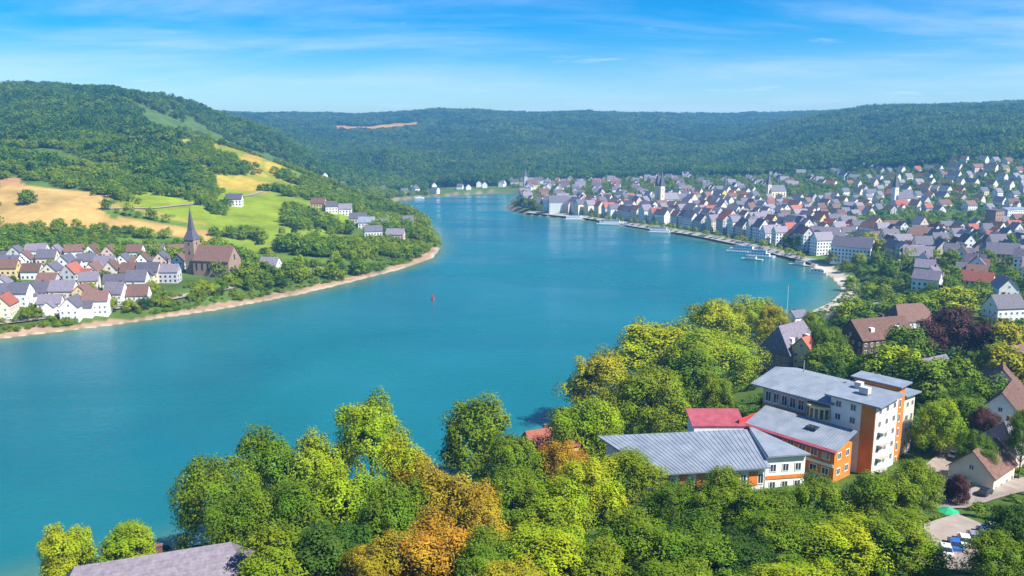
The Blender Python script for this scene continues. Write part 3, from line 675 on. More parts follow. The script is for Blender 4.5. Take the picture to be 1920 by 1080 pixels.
for i in cand:
    x, y = xx[i], yy[i]; gx, gy = int(x // 16), int(y // 16); r = 13.2 if bandi[i] < 10 else 16.5; bad = False
    for a in (-1, 0, 1):
        for b in (-1, 0, 1):
            for j in grid.get((gx + a, gy + b), ()):
                if (xx[j] - x) ** 2 + (yy[j] - y) ** 2 < r * r: bad = True
    if not bad: grid.setdefault((gx, gy), []).append(i); acc.append(i)
churches = [(985, 352, 38, 'slate', 1), (1236, 388, 50, 'slate_violet', 2), (1676, 388, 44, 'slate', 1), (1440, 372, 36, 'slate', 1)]
CH = []
for (px, py, H_, rf, tw) in churches:
    x, y, z = ground(px, py); CH.append((x, y, z, H_, rf, tw)); OCC.append((x, y, 18))
acc = [i for i in acc if all((xx[i] - c[0]) ** 2 + (yy[i] - c[1]) ** 2 > 26 ** 2 for c in CH)]
acc.sort(key=lambda i: yy[i])
def bank_angle(x, y):
    j = int(np.argmin((BX[20:40] - x) ** 2 + (BY[20:40] - y) ** 2)) + 20; k = min(j + 1, len(BX) - 1); return math.atan2(BY[k] - BY[j], BX[k] - BX[j])
NEARN = 232
town_wall = MB(); town_roof = MB(); far_n = 0
BN = ['promenade row of the town', 'second row behind the town promenade', 'third row behind the town promenade', 'fourth row behind the town promenade', 'fifth row behind the town promenade']
far_sets = {}
for q, i in enumerate(acc):
    x, y = float(xx[i]), float(yy[i]); bi = int(bandi[i]); big = bi == 0
    w = random.uniform(11, 19) if big else random.choice([random.uniform(9, 13), random.uniform(9, 13), random.uniform(13, 20)]); d = random.uniform(9, 12) if big else random.uniform(8, 10.5)
    e = random.uniform(9.5, 15) if big else random.uniform(5.5, 10) if bi < 6 else random.uniform(5, 7.5)
    rdg = e + d * random.uniform(.48, .66); rz = bank_angle(x, y) + (0 if random.random() < .55 else math.pi / 2) + R(random.uniform(-9, 9))
    wl, rf = random.choice(WALLS), random.choice(ROOFS)
    OCC.append((x, y, 6.5))
    if q < NEARN:
        nm = 'town promenade row' if bi == 0 else ordinal(bi) + ' town row from the quay'
        house(x, y, w, d, e, rdg, rz, wl, rf, nm, 1 if y < 800 else 0, 'town_house', group='houses of the riverside town')
    else:
        s = far_sets.setdefault((wl, rf), (MB(), MB(), MB())); ca, sa = math.cos(rz), math.sin(rz); z = float(zz[i]) - 1.5
        T = lambda p: (x + p[0] * ca - p[1] * sa, y + p[0] * sa + p[1] * ca, z + p[2]); hw, hd = w / 2, d / 2; e2, r2 = e + 1.5, rdg + 1.5
        for sx in (-1, 1):
            P = [T((sx * hw, -hd, -2)), T((sx * hw, hd, -2)), T((sx * hw, hd, e2)), T((sx * hw, 0, r2)), T((sx * hw, -hd, e2))]; s[0].face(*(P if sx > 0 else P[::-1]))
        for sy in (-1, 1): s[0].face(T((-hw, sy * hd, -2)), T((hw, sy * hd, -2)), T((hw, sy * hd, e2)), T((-hw, sy * hd, e2)))
        for sy in (-1, 1): s[1].face(T((-hw - .4, sy * (hd + .5), e2 - .4)), T((hw + .4, sy * (hd + .5), e2 - .4)), T((hw + .4, 0, r2 + .15)), T((-hw - .4, 0, r2 + .15)))
        for sy in (-1, 1):
            for t_ in (-.28, 0, .28):
                for lv in (2.5, 5.2):
                    s[2].box(T((t_ * w, sy * (hd + .03), lv)), (1.2, .08, 1.4), rz)
far_root = tag(bpy.data.objects.new('distant_town_houses', None), 'far houses of the town climbing the slope below the forest', 'houses', kind='stuff'); COL.objects.link(far_root)
for (wl, rf), s in far_sets.items():
    s[0].obj('wall', M[wl], far_root, kind='stuff'); s[1].obj('roof', M[rf], far_root, kind='stuff'); s[2].obj('windows', M['glass_dark'], far_root, kind='stuff')
# hamlet at the far bend
rv = np.sqrt(rng.uniform(1500 ** 2, 2050 ** 2, 4000)); rx_ = rng.uniform(uc(585, 350), uc(950, 350), 4000) * rv; rz_, rd, _ = heights(rx_, rv)
okf = (rd > 14) & (rz_ < 48) & seen(rx_, rv, rz_, 8); s = (MB(), MB()); pts = []
for x, y, z in zip(rx_[okf], rv[okf], rz_[okf]):
    if len(pts) > 90: break
    if all((x - a) ** 2 + (y - b) ** 2 > 20 ** 2 for a, b in pts):
        pts.append((x, y)); w, d = random.uniform(10, 16), 10; r0 = random.uniform(0, 3); e = random.uniform(5, 9); ca, sa = math.cos(r0), math.sin(r0)
        T = lambda p: (x + p[0] * ca - p[1] * sa, y + p[0] * sa + p[1] * ca, z + p[2]); hw, hd = w / 2, d / 2
        s[0].box((x, y, z + e / 2 - 1), (w, d, e + 2), r0)
        for sx in (-1, 1): s[0].face(T((sx * hw, -hd, e)), T((sx * hw, hd, e)), T((sx * hw, 0, e + 5)))
        for sy in (-1, 1): s[1].face(T((-hw - .3, sy * (hd + .4), e - .3)), T((hw + .3, sy * (hd + .4), e - .3)), T((hw + .3, 0, e + 5.1)), T((-hw - .3, 0, e + 5.1)))
fr = tag(bpy.data.objects.new('distant_hamlet_houses', None), 'tiny white houses at the far bend of the river', 'houses', kind='stuff'); COL.objects.link(fr)
s[0].obj('wall', M['plaster_white'], fr, kind='stuff'); s[1].obj('roof', M['slate'], fr, kind='stuff')
CHL = ['small grey church with one spire by the far end of the town', 'large pale town church with twin pointed spires near the promenade', 'white church with one pointed spire among roofs on the right', 'cream church with a single spire in the middle of the town']
for k, (x, y, z, H_, rf, tw) in enumerate(CH):
    o = thing('town_church', (x, y, z), R(20), CHL[k], 'church')
    wl = ['plaster_grey', 'plaster_cream', 'plaster_white', 'plaster_cream'][k]
    nv = bpy.data.objects.new('nave', None); nv.parent = o; COL.objects.link(nv); nv.location = (14, 0, 0); gable_parts(nv, 26, 13, 11, 19, wl, rf, chimney=False)
    for i in range(5): window(nv, (-10 + i * 5, -6.54, 6), 1.6, 5, 0.0, False)
    for j in range(tw):
        yo = (j - (tw - 1) / 2) * 10; MB().box((0, yo, H_ * .29), (6, 6, H_ * .6)).obj('tower', M[wl], o); c = MB()
        P = [(3.4 * a, yo + 3.4 * b, H_ * .58) for a, b in ((-1, -1), (1, -1), (1, 1), (-1, 1))]
        for a in range(4): c.face(P[a], P[(a + 1) % 4], (0, yo, H_))
        c.obj('spire', M['slate'], o)
        for zl in (.3, .48): window(o, (0, yo - 3.04, H_ * zl), 1.4, 2.4, 0.0, False)
# brown tower block among the houses on the right
x, y, z = ground(1862, 432); o = thing('tower_house', (x, y, z), R(25), 'tall brown medieval looking tower house standing above the right hand roofs', 'tower'); MB().box((0, 0, 9), (13, 11, 22)).obj('wall', M['stone_brown'], o); OCC.append((x, y, 12))
MB().box((0, 0, 20.4), (13.8, 11.8, .8)).obj('roof', M['tile_brown'], o)
for k in range(4):
    for i in range(3): window(o, (-4 + i * 4, -5.54, 3 + k * 4.3), 1.3, 1.8, 0.0, False)
# large white promenade hotel / hospital with gable in front, and long white hall
for px, py, w, d, e, rdg, rz, wl, rf, lb in [(1598, 488, 30, 15, 13, 20, -38, 'plaster_white', 'slate', 'large white hotel with dark slate roof where the quay meets the cove'),
                                             (1545, 462, 26, 13, 12, 18, -35, 'plaster_cream', 'slate_violet', 'long cream hotel with violet slate roof beside the quay trees'),
                                             (1048, 398, 28, 13, 15, 23, 5, 'plaster_white', 'slate', 'tall white hotel at the upstream tip of the town quay'),
                                             (1895, 412, 30, 15, 12, 14, 20, 'plaster_white', 'metal_roof', 'broad white block with flat grey roof at the right edge')]:
    x, y, z = ground(px, py); OCC.append((x, y, 14)); house(x, y, w, d, e, rdg, R(rz), wl, rf, '', 1, 'hotel', label=lb)
# ------------------------------------------------------------------ labels of houses: colour, row and place in the row
def number(L, make):
    byrow = {}
    for t_ in L: byrow.setdefault(t_[1], []).append(t_)
    for r_, ls in byrow.items():
        ls.sort(key=lambda t_: t_[-2] / t_[-1])
        for k, t_ in enumerate(ls): t_[0]['label'] = make(t_, ordinal(k), r_)
number(HOUSES, lambda t_, o_, r_: '%s house, %s roof, %s from left in %s' % (WALLN[t_[2]], ROOFN[t_[3]], o_, r_))
# ------------------------------------------------------------------ foreground complex
def quadwall(parent, P0, P1, z0, z1, mat, th=.3, name='wall'):
    dx, dy = P1[0] - P0[0], P1[1] - P0[1]; L_ = math.hypot(dx, dy); a = math.atan2(dy, dx)
    return MB().box(((P0[0] + P1[0]) / 2, (P0[1] + P1[1]) / 2, (z0 + z1) / 2), (L_, th, z1 - z0), a).obj(name, mat, parent)
def facade(parent, P0, P1, z0, storeys, sh, bays, ww, wh, off=.06, frame=True, skip=()):
    """windows along the outside of the wall P0 -> P1 (outside on the right hand side)"""
    dx, dy = P1[0] - P0[0], P1[1] - P0[1]; L_ = math.hypot(dx, dy); a = math.atan2(dy, dx); nx, ny = dy / L_, -dx / L_
    for k in range(storeys):
        for i in range(bays):
            if (k, i) in skip: continue
            t_ = (i + .5) / bays
            window(parent, (P0[0] + dx * t_ + nx * off, P0[1] + dy * t_ + ny * off, z0 + sh * (k + .55)), ww, wh, a, frame)
def seams(ro, P, n, h_=.09):
    """standing seams from edge P0-P3 to edge P1-P2 of a roof quad, joined: too thin to pick apart"""
    m = MB(); A, B, C_, D_ = [Vector(p) for p in P]
    for i in range(1, n):
        t_ = i / n; p = A.lerp(D_, t_); q = B.lerp(C_, t_); m.tube(p + Vector((0, 0, h_ * .4)), q + Vector((0, 0, h_ * .4)), h_, h_, 4)
    return m.obj('seams', M['metal_roof'], ro, kind='stuff')
def slabroof(parent, P, mat, th=.35, name='roof'):
    m = MB(); n = len(P); b = len(m.v)
    m.v += [tuple(p) for p in P] + [(p[0], p[1], p[2] - th) for p in P]
    m.f.append(tuple(range(n))); m.f.append(tuple(range(2 * n - 1, n - 1, -1)))
    for i in range(n): j = (i + 1) % n; m.f.append((i, i + n, j + n, j))
    return m.obj(name, mat, parent)
a_ = Vector((.64, -.768)); p_ = Vector((.768, .64)); Cc = Vector((84.0, 176.0))
def pl(s, t_): v = Cc + a_ * s + p_ * t_; return (v.x, v.y)      # s along the front (negative to the left), t into the depth
GZ = 20.0
mb = thing('clinic_main_building', (0, 0, 0), 0, 'big stepped clinic with pale grey metal roofs, white tower front and orange walls', 'building')
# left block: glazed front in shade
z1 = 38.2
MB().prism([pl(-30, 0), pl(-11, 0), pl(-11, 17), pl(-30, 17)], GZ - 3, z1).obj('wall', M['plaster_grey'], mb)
facade(mb, pl(-29.6, 0), pl(-11.2, 0), 21.5, 4, 4.0, 8, 1.75, 2.9)
facade(mb, pl(-30, 17), pl(-30, 0), 21.5, 4, 4.0, 5, 1.7, 2.4)
for k in range(4):
    q0, q1 = pl(-29.8, -.14), pl(-11.2, -.14); quadwall(mb, q0, q1, 21.5 + 4 * k - .5, 21.5 + 4 * k + .25, M['render_orange'], .16, 'spandrel')
r1 = slabroof(mb, [(*pl(-32.5, -2.2), 38.6), (*pl(-10, -2.2), 38.6), (*pl(-10, 9), 41.0), (*pl(-32.5, 9), 41.0)], M['metal_roof']); seams(r1, [(*pl(-32.5, -2.2), 38.6), (*pl(-32.5, 9), 41.0), (*pl(-10, 9), 41.0), (*pl(-10, -2.2), 38.6)], 26)
r2 = slabroof(mb, [(*pl(-32.5, 9.05), 41.0), (*pl(-10, 9.05), 41.0), (*pl(-10, 19), 38.9), (*pl(-32.5, 19), 38.9)], M['metal_roof']); seams(r2, [(*pl(-32.5, 9), 41.0), (*pl(-32.5, 19), 38.9), (*pl(-10, 19), 38.9), (*pl(-10, 9), 41.0)], 26)
# right block: white tower front facing the sun
z2 = 40.5
MB().prism([pl(-10.98, -1.2), pl(0, -1.2), pl(0, 9.5), pl(-10.98, 9.5)], GZ - 3, z2).obj('wall', M['plaster_white'], mb)
quadwall(mb, pl(-3.4, -1.26), pl(-.1, -1.26), 22, 40.2, M['render_orange'], .14, 'wall_panel')
MB().prism([pl(-10.98, 9.52), pl(-.6, 9.52), pl(-.6, 14.2), pl(-10.98, 14.2)], GZ - 3, 42.6).obj('wall', M['render_orange'], mb)
MB().prism([pl(-10.98, 14.22), pl(-1.5, 14.22), pl(-1.5, 22), pl(-10.98, 22)], GZ - 3, 39.0).obj('wall', M['plaster_cream'], mb)
facade(mb, pl(0, -1.0), pl(0, 9.5), 21.5, 6, 3.15, 3, 1.35, 1.6); facade(mb, pl(-10.8, -1.2), pl(0, -1.2), 31, 3, 3.1, 3, 1.5, 1.7)
facade(mb, pl(-1.5, 14.3), pl(-1.5, 22), 21.5, 5, 3.3, 3, 1.2, 1.5)
facade(mb, pl(-.6, 9.6), pl(-.6, 14.2), 22, 5, 3.6, 1, 1.0, 2.2)
slabroof(mb, [(*pl(-12, -2.6), 41.0), (*pl(1.6, -2.6), 41.0), (*pl(1.6, 9.4), 41.9), (*pl(-12, 9.4), 41.9)], M['metal_roof'])
slabroof(mb, [(*pl(-12, 9.45), 43.1), (*pl(.6, 9.45), 43.1), (*pl(.6, 14.9), 43.4), (*pl(-12, 14.9), 43.4)], M['metal_roof'])
slabroof(mb, [(*pl(-12, 14.95), 39.5), (*pl(-.4, 14.95), 39.5), (*pl(-.4, 23), 39.2), (*pl(-12, 23), 39.2)], M['metal_roof'])
for s_, t_, w_ in ((-5, 3, 2.2), (-8, 6, 1.6), (-6, 18, 2.0)): MB().box((*pl(s_, t_), 42.4 if t_ < 9 else 40.3), (w_, 1.6, 1.5), -.876).obj('skylight_box', M['plaster_grey'], mb)
MB().tube((*pl(-26, 12), 40), (*pl(-26, 12), 43.5), .16, .12).obj('vent_pipe', M['paint_silver'], mb)
for k in range(4): MB().box((*pl(.75, 2.0), 24.6 + 3.15 * k), (3.6, 1.3, .14), math.atan2(p_.y, p_.x)).obj('balcony', M['concrete'], mb)
# rounded glazed stair bay between the blocks
arc = [pl(-11.0 + 0, -1.25)] + [tuple(Cc + a_ * (-14 + 3.3 * math.cos(t_)) + p_ * (-.3 - 3.0 * math.sin(t_))) for t_ in np.linspace(0.05, math.pi - .05, 9)] 
MB().prism([(p[0], p[1]) for p in arc[1:]][::-1], GZ - 3, 37.4).obj('stair_bay', M['plaster_yellow'], mb)
for k in range(4):
    for q in range(8):
        A, B = arc[1:][q + 1], arc[1:][q]; facade(mb, A, B, 21.5 + 4 * k, 1, 4, 1, .9, 2.6, .05, False)
# annex in front with striped roof
an = thing('clinic_annex', (0, 0, 0), 0, 'low annex with striped metal roof and orange front before the clinic', 'building')
MB().prism([pl(-26, -11), pl(-4, -11), pl(-4, -3.3), pl(-26, -3.3)], GZ - 3, 31.4).obj('wall', M['render_orange'], an)
Pq = [(*pl(-27, -12.2), 31.7), (*pl(-3, -12.2), 31.7), (*pl(-3, -3.4), 34.4), (*pl(-27, -3.4), 34.4)]
ra = slabroof(an, Pq, M['metal_roof']); seams(ra, [Pq[0], Pq[3], Pq[2], Pq[1]], 34)
slabroof(an, [(*pl(-27.02, -12.9), 31.4), (*pl(-2.98, -12.9), 31.4), (*pl(-2.98, -12.22), 31.78), (*pl(-27.02, -12.22), 31.78)], M['metal_pink'], .5, 'fascia')
facade(an, pl(-25.5, -11), pl(-4.5, -11), 20, 3, 3.7, 7, 1.9, 1.8); facade(an, pl(-4, -10.8), pl(-4, -3.5), 20, 3, 3.7, 2, 1.6, 1.7)
for k in range(3): quadwall(an, pl(-25.9, -11.14), pl(-4.1, -11.14), 20 + 3.7 * k - .35, 20 + 3.7 * k + .35, M['plaster_white'], .16, 'spandrel')
quadwall(an, pl(-27.6, -14), pl(-27.6, -4), 17, 32.8, M['render_red'], .5, 'fin_wall')
MB().box((*pl(-12, -7), 33.6), (2.6, 2.0, .5), -.876).obj('skylight', M['glass_dark'], ra)
# long wing to the left
wg = thing('clinic_wing', (0, 0, 0), 0, 'long clinic wing with broad seamed grey roof and orange wall panels', 'building')
A, B, C2, D2 = (20.5, 183.0), (31.5, 165.5), (57.5, 168.5), (57.5, 186.5)
MB().prism([(22.5, 182), (32.5, 167.2), (56.5, 169.8), (56.5, 185)], 17, [30.0, 28.0, 28.4, 30.4]).obj('wall', M['plaster_white'], wg)
Pq = [(*A, 30.6), (*B, 28.4), (*C2, 28.8), (*D2, 31.0)]; rw = slabroof(wg, Pq, M['metal_roof']); seams(rw, [Pq[1], Pq[0], Pq[3], Pq[2]], 30)
P0, P1 = (32.5, 167.2), (56.5, 169.8)
for i in range(6):
    t0, t1 = (i + .12) / 6, (i + .62) / 6; f = lambda t_: (P0[0] + (P1[0] - P0[0]) * t_ + .02, P0[1] + (P1[1] - P0[1]) * t_ - .12)
    quadwall(wg, f(t0), f(t1), 24.2, 27.2, M['render_orange'], .18, 'wall_panel')
    g0 = f((i + .80) / 6); window(wg, (g0[0], g0[1], 25.6), 1.4, 2.6, .108)
facade(wg, P0, P1, 19.5, 1, 3.6, 8, 1.7, 1.9)
facade(wg, (22.5, 182), (32.5, 167.2), 19.5, 2, 3.7, 5, 1.7, 1.9)
MB().prism([(57.6, 172), (67, 173.5), (58.2, 185.5), (57.6, 185.5)], 17, [29.8, 29.8, 31.4, 31.4]).obj('wall', M['plaster_white'], wg)
slabroof(wg, [(57.4, 175), (66.6, 173), (71, 187), (59.4, 189)] and [(57.7, 171, 30.3), (67.8, 172.6, 30.3), (58.6, 186.2, 31.6), (57.7, 186.2, 31.6)], M['metal_roof'])
facade(wg, (57.8, 172.03), (66.8, 173.47), 20.5, 2, 4.2, 3, 1.6, 2.0)
for k in range(2): quadwall(wg, (57.8, 171.9), (66.8, 173.34), 20.2 + 4.2 * k, 21.0 + 4.2 * k, M['render_orange'], .14, 'wall_panel')
slabroof(wg, [(44, 187.2, 31.6), (57.2, 187.2, 31.6), (57.2, 195, 33.4), (44, 195, 33.4)], M['metal_pink'])
MB().prism([(44.6, 187.4), (56.8, 187.4), (56.8, 194.6), (44.6, 194.6)], 15, [31.2, 31.2, 32.9, 32.9]).obj('wall', M['plaster_white'], wg)
# ------------------------------------------------------------------ other foreground houses
def house_px(px, py, w, d, e, rdg, rz, wl, rf, lb, hip=0, det=2, dorm=0, name='house'):
    x, y, z = ground(px, py); OCC.append((x, y, max(w, d) / 2)); return house(x, y, w, d, e, rdg, R(rz), wl, rf, '', det, name, hip=hip, label=lb, dorm=dorm)
house_px(1478, 690, 21, 14, 9.5, 19, 38, 'stone_brown', 'slate_violet', 'tall brown villa with steep violet roof behind the riverside trees', .35, 2, 2, 'villa')
house_px(1512, 694, 9, 8, 10, 14, 38, 'plaster_yellow', 'tile_red', 'narrow ochre house with red roof beside the brown villa', 0, 2, 0)
house_px(1640, 664, 25, 14, 9, 15.5, 18, 'timber_dark', 'tile_brown', 'wide dark timber lodge with brown roof and stacked balconies', 0, 2, 2, 'lodge')
house_px(1700, 618, 20, 13, 6, 12.5, 15, 'plaster_white', 'tile_brown', 'white house with broad brown roof behind the timber lodge', .5, 2)
house_px(1640, 606, 15, 10, 6, 11, 25, 'plaster_cream', 'metal_roof', 'cream house with pale metal roof near the cove', 0, 2)
house_px(1742, 728, 14, 10, 5.5, 10.5, 30, 'plaster_cream', 'slate_violet', 'low house with violet slate roof right behind the clinic', 0, 2)
house_px(1872, 752, 17, 11, 6, 12, 60, 'plaster_pink', 'tile_brown', 'pinkish house with brown roof half hidden by trees at right', 0, 2)
house_px(1880, 600, 15, 10, 7, 12.5, 10, 'plaster_white', 'slate', 'white gabled house with slate roof above the yellow tree', 0, 2)
house_px(1880, 560, 14, 10, 7, 12.5, 80, 'plaster_white', 'slate_violet', 'white house with violet roof at the right edge above the gardens', 0, 2)
house_px(1805, 846, 11, 7, 3.2, 5.6, 35, 'plaster_white', 'tile_red', 'small white outbuilding with red roof below the clinic road', 0, 2)
house_px(1292, 745, 8, 6, 3.2, 5.2, 20, 'plaster_white', 'paint_blue', 'little hut with bright blue roof among the riverside trees', 0, 2, 0, 'hut')
house_px(1030, 872, 15, 10, 7.5, 12.0, 25, 'plaster_yellow', 'tile_red', 'yellow house with red roof peeping through riverside trees', 0, 2)
house_px(1893, 712, 15, 10, 6, 11.5, 35, 'plaster_cream', 'tile_brown', 'cream house with brown roof at the right edge above the dark trees', 0, 2)
house_px(1880, 800, 15, 10, 6, 11.5, 50, 'plaster_white', 'tile_brown', 'white house with brown roof beside the hill road', 0, 2)
house_px(1905, 870, 14, 10, 6, 11, 20, 'plaster_pink', 'slate_violet', 'pinkish house with violet roof low on the right edge', .4, 2)
house_px(1838, 905, 12, 9, 4.5, 9, 40, 'plaster_cream', 'tile_brown', 'small cream house with brown roof above the garden parasol', 0, 2)
o = house(-56.5, 117.5, 30, 15, 7.5, 13.6, R(20), 'plaster_white', 'slate_violet', '', 2, 'house', hip=.55, label='big house with violet slate hipped roof at the bottom left', z=22.0)
house_px(1494, 604, 9, 7, 4, 7, 25, 'plaster_white', 'slate', 'small white boathouse on the bank behind the brown villa', 0, 2)
# flag mast
x, y, z = ground(1472, 640); o = thing('flag_mast', (x, y, z), 0, 'slender white mast rising above the brown villa roof', 'mast'); MB().tube((0, 0, -1), (0, 0, 27), .16, .07).obj('pole', M['paint_white'], o); MB().box((.5, 0, 26.2), (1.0, .06, .7)).obj('flag', M['paint_red'], o)
# ------------------------------------------------------------------ roads and paths
def strip(name, pts, width, mat, lift=.25, pix=True):
    W_ = [ground(*p)[:2] if pix else p for p in pts]; P = []
    for i in range(len(W_) - 1):
        n_ = max(2, int(math.hypot(W_[i+1][0] - W_[i][0], W_[i+1][1] - W_[i][1]) / 4))
        for k in range(n_): t_ = k / n_; P.append((W_[i][0] + (W_[i+1][0] - W_[i][0]) * t_, W_[i][1] + (W_[i+1][1] - W_[i][1]) * t_))
    P.append(W_[-1]); P = np.array(P)
    for _ in range(6): P[1:-1] = (P[:-2] + P[1:-1] * 2 + P[2:]) / 4
    T = np.gradient(P, axis=0); T /= np.linalg.norm(T, axis=1)[:, None] + 1e-9; Nn = np.stack([-T[:, 1], T[:, 0]], -1)
    cols = [-.5, -.25, 0, .25, .5]; Q = np.concatenate([P + Nn * width * c for c in cols]); zq = heights(Q[:, 0], Q[:, 1])[0]
    m_ = len(P); zz_ = zq.reshape(len(cols), m_); zz_[:] = np.maximum(zz_, zz_.mean(0)[None]) + lift; n_ = len(cols)
    V = np.concatenate([Q, zz_.reshape(-1, 1)], 1); F = [(c * m_ + i, c * m_ + i + 1, (c + 1) * m_ + i + 1, (c + 1) * m_ + i) for c in range(n_ - 1) for i in range(m_ - 1)]
    return tag(meshobj(name, np_mesh(name, V, np.array(F)[:, ::-1], mat, True)), kind='structure')
strip('riverside_road', [(330, 1030), (480, 985), (640, 925), (760, 900), (880, 868), (1010, 830), (1120, 780), (1260, 720), (1400, 665), (1500, 615), (1590, 580)], 7, M['asphalt'])
strip('hill_road', [(1910, 770), (1840, 830), (1770, 868), (1740, 905), (1760, 960), (1850, 925), (1990, 900)], 6.5, M['gravel_road'])
strip('car_park', [(1730, 1060), (1790, 1030), (1880, 1000)], 16, M['gravel_road'])
strip('village_road', [(-60, 612), (120, 592), (250, 574), (400, 548), (520, 520), (640, 498)], 6, M['gravel_road'])
strip('field_track', [(200, 392), (300, 390), (390, 382), (430, 374), (500, 356)], 5, M['gravel_road'])
strip('promenade', [(990, 399), (1050, 405), (1110, 410.5), (1200, 424), (1300, 440), (1400, 459), (1470, 477), (1530, 497)], 7, M['concrete'])
# ------------------------------------------------------------------ cars
def car_kind(paint):
    b = MB(); prof = [(-2.15, .35), (-2.1, .85), (-1.5, .95), (-.95, 1.42), (.75, 1.45), (1.55, 1.0), (2.1, .8), (2.15, .35)]
    low = [(-2.15, .35), (-2.12, .88), (-1.45, .95), (1.45, .98), (2.1, .8), (2.15, .35)]; n = len(low)
    for y0, y1 in ((-.88, .88),):
        b.v += [(p[0], y0, p[1]) for p in low] + [(p[0], y1, p[1]) for p in low]
        b.f.append(tuple(range(n))); b.f.append(tuple(range(2 * n - 1, n - 1, -1)))
        for i in range(n): j = (i + 1) % n; b.f.append((i, i + n, j + n, j))
    body = b.mesh('body', M[paint]); g = MB(); q = [(-1.55, .96, .82), (-.95, 1.40, .68), (.65, 1.42, .68), (1.4, .98, .82)]
    g.v += [(x, -w, z) for x, z, w in q] + [(x, w, z) for x, z, w in q]
    g.f += [(0, 1, 2, 3), (7, 6, 5, 4), (0, 4, 5, 1), (2, 6, 7, 3)]; cab = g.mesh('cabin_glass', M['glass_dark'])
    r = MB().box((-.15, 0, 1.43), (1.7, 1.36, .06)).mesh('car_roof', M[paint]); w = MB().tube((0, -.1, 0), (0, .1, 0), .33, .33, 12).mesh('wheel', M['tyre'])
    return body, cab, r, w
CK = {p: car_kind(p) for p in ('paint_white', 'paint_blue', 'paint_silver', 'paint_red', 'paint_black')}
CN = {'paint_white': 'white', 'paint_blue': 'blue', 'paint_silver': 'silver', 'paint_red': 'red', 'paint_black': 'black'}
def car(px, py, rz, paint, label, group):
    x, y, z = ground(px, py); o = thing('parked_car', (x, y, hz(x, y) + .3), R(rz), label, 'car', group); bd, cb_, rf, wh = CK[paint]
    meshobj('body', bd, o); meshobj('cabin_glass', cb_, o); meshobj('car_roof', rf, o)
    for sx in (-1.35, 1.35):
        for sy in (-.8, .8): meshobj('wheel', wh, o).location = (sx, sy, .33)
cp = [(1772, 1040, 'paint_white'), (1790, 1030, 'paint_blue'), (1808, 1022, 'paint_white'), (1826, 1016, 'paint_silver'), (1844, 1008, 'paint_blue'), (1862, 1000, 'paint_white')]
for k, (px, py, pt) in enumerate(cp): car(px, py, 70, pt, '%s car, %s from left in the car park at bottom right' % (CN[pt], ORD[k]), 'cars in the hillside car park')
for k in range(12):
    pt = random.choice(list(CK)); px = 16 + k * 26; car(px, float(np.interp(px, [0, 120, 250, 400], [602, 590, 572, 546])), 8 + random.uniform(-6, 6), pt, '%s car, %s from left along the left village road' % (CN[pt], ORD[k]), 'cars along the village road')
for k, (px, py, pt) in enumerate([(1790, 858, 'paint_silver'), (1846, 930, 'paint_black')]): car(px, py, 40, pt, '%s car parked on the hill road %s the clinic' % (CN[pt], ['beside', 'below'][k]), 'cars on the hill road')
# garden parasol
x, y, z = ground(1776, 978); o = thing('garden_parasol', (x, y, z), 0, 'round green parasol in the garden at bottom right', 'parasol'); MB().tube((0, 0, -.3), (0, 0, 2.6), .05, .04).obj('pole', M['paint_white'], o)
c = MB()
for i in range(8): c.face((1.9 * math.cos(i * .7854), 1.9 * math.sin(i * .7854), 2.1), (1.9 * math.cos((i + 1) * .7854), 1.9 * math.sin((i + 1) * .7854), 2.1), (0, 0, 2.9))
c.obj('canopy', M['canvas_green'], o)
# ------------------------------------------------------------------ boats, landing stages, buoy
def boat(px, py, L_, rz, label, deck=2):
    g = G(px, py, 0); o = thing('passenger_boat', (g[0], g[1], 0), R(rz), label, 'boat', 'boats moored along the quay'); B_ = L_ * .19
    h = MB(); pl_ = [(-L_/2, -B_/2), (L_*.28, -B_/2), (L_*.42, -B_*.32), (L_/2, 0), (L_*.42, B_*.32), (L_*.28, B_/2), (-L_/2, B_/2)]
    h.prism([(p[0] * .96, p[1] * .85) for p in pl_], -.6, -.59); n = len(pl_); b = len(h.v); h.v += [(p[0] * .96, p[1] * .85, -.6) for p in pl_] + [(p[0], p[1], 1.3 + (.7 if p[0] > L_*.3 else 0)) for p in pl_]
    for i in range(n): j = (i + 1) % n; h.f.append((b + i, b + j, b + n + j, b + n + i))
    h.f.append(tuple(range(b + n, b + 2 * n))); h.obj('hull', M['paint_white'], o)
    z = 1.4
    for k in range(deck):
        l2 = L_ * (.72 - .22 * k); xo = -L_ * .06; MB().box((xo, 0, z + 1.15), (l2, B_ * .8, 2.3)).obj('cabin', M['paint_white'], o)
        nw = max(3, int(l2 / 2.4))
        for i in range(nw):
            for s, an_ in ((-1, 0.0), (1, math.pi)): window(o, (xo + (i - (nw - 1) / 2) * l2 / nw, s * (B_ * .4 + .03), z + 1.35), 1.5, 1.0, an_, False)
        z += 2.35
    MB().box((0 - L_ * .06, 0, z + .05), (L_ * .5, B_ * .84, .12)).obj('upper_deck', M['paint_blue'], o); MB().tube((L_ * .1, 0, z), (L_ * .1, 0, z + 4), .1, .05).obj('mast', M['paint_white'], o)
boat(1398, 474, 34, -32, 'white two deck boat moored at the middle of the quay'); boat(1426, 482, 26, -32, 'shorter white boat moored just behind the middle quay boat')
boat(1150, 422, 40, -14, 'long white boat at the upstream landing stage'); boat(1240, 437, 30, -17, 'white boat between the upstream landing stage and the middle quay'); boat(1080, 412, 30, -8, 'white boat nearest the upstream tip of the quay')
boat(1535, 514, 14, -40, 'small white motor boat lying off the sandy cove', 1); boat(780, 372, 30, 4, 'tiny white boat under the far bank', 1)
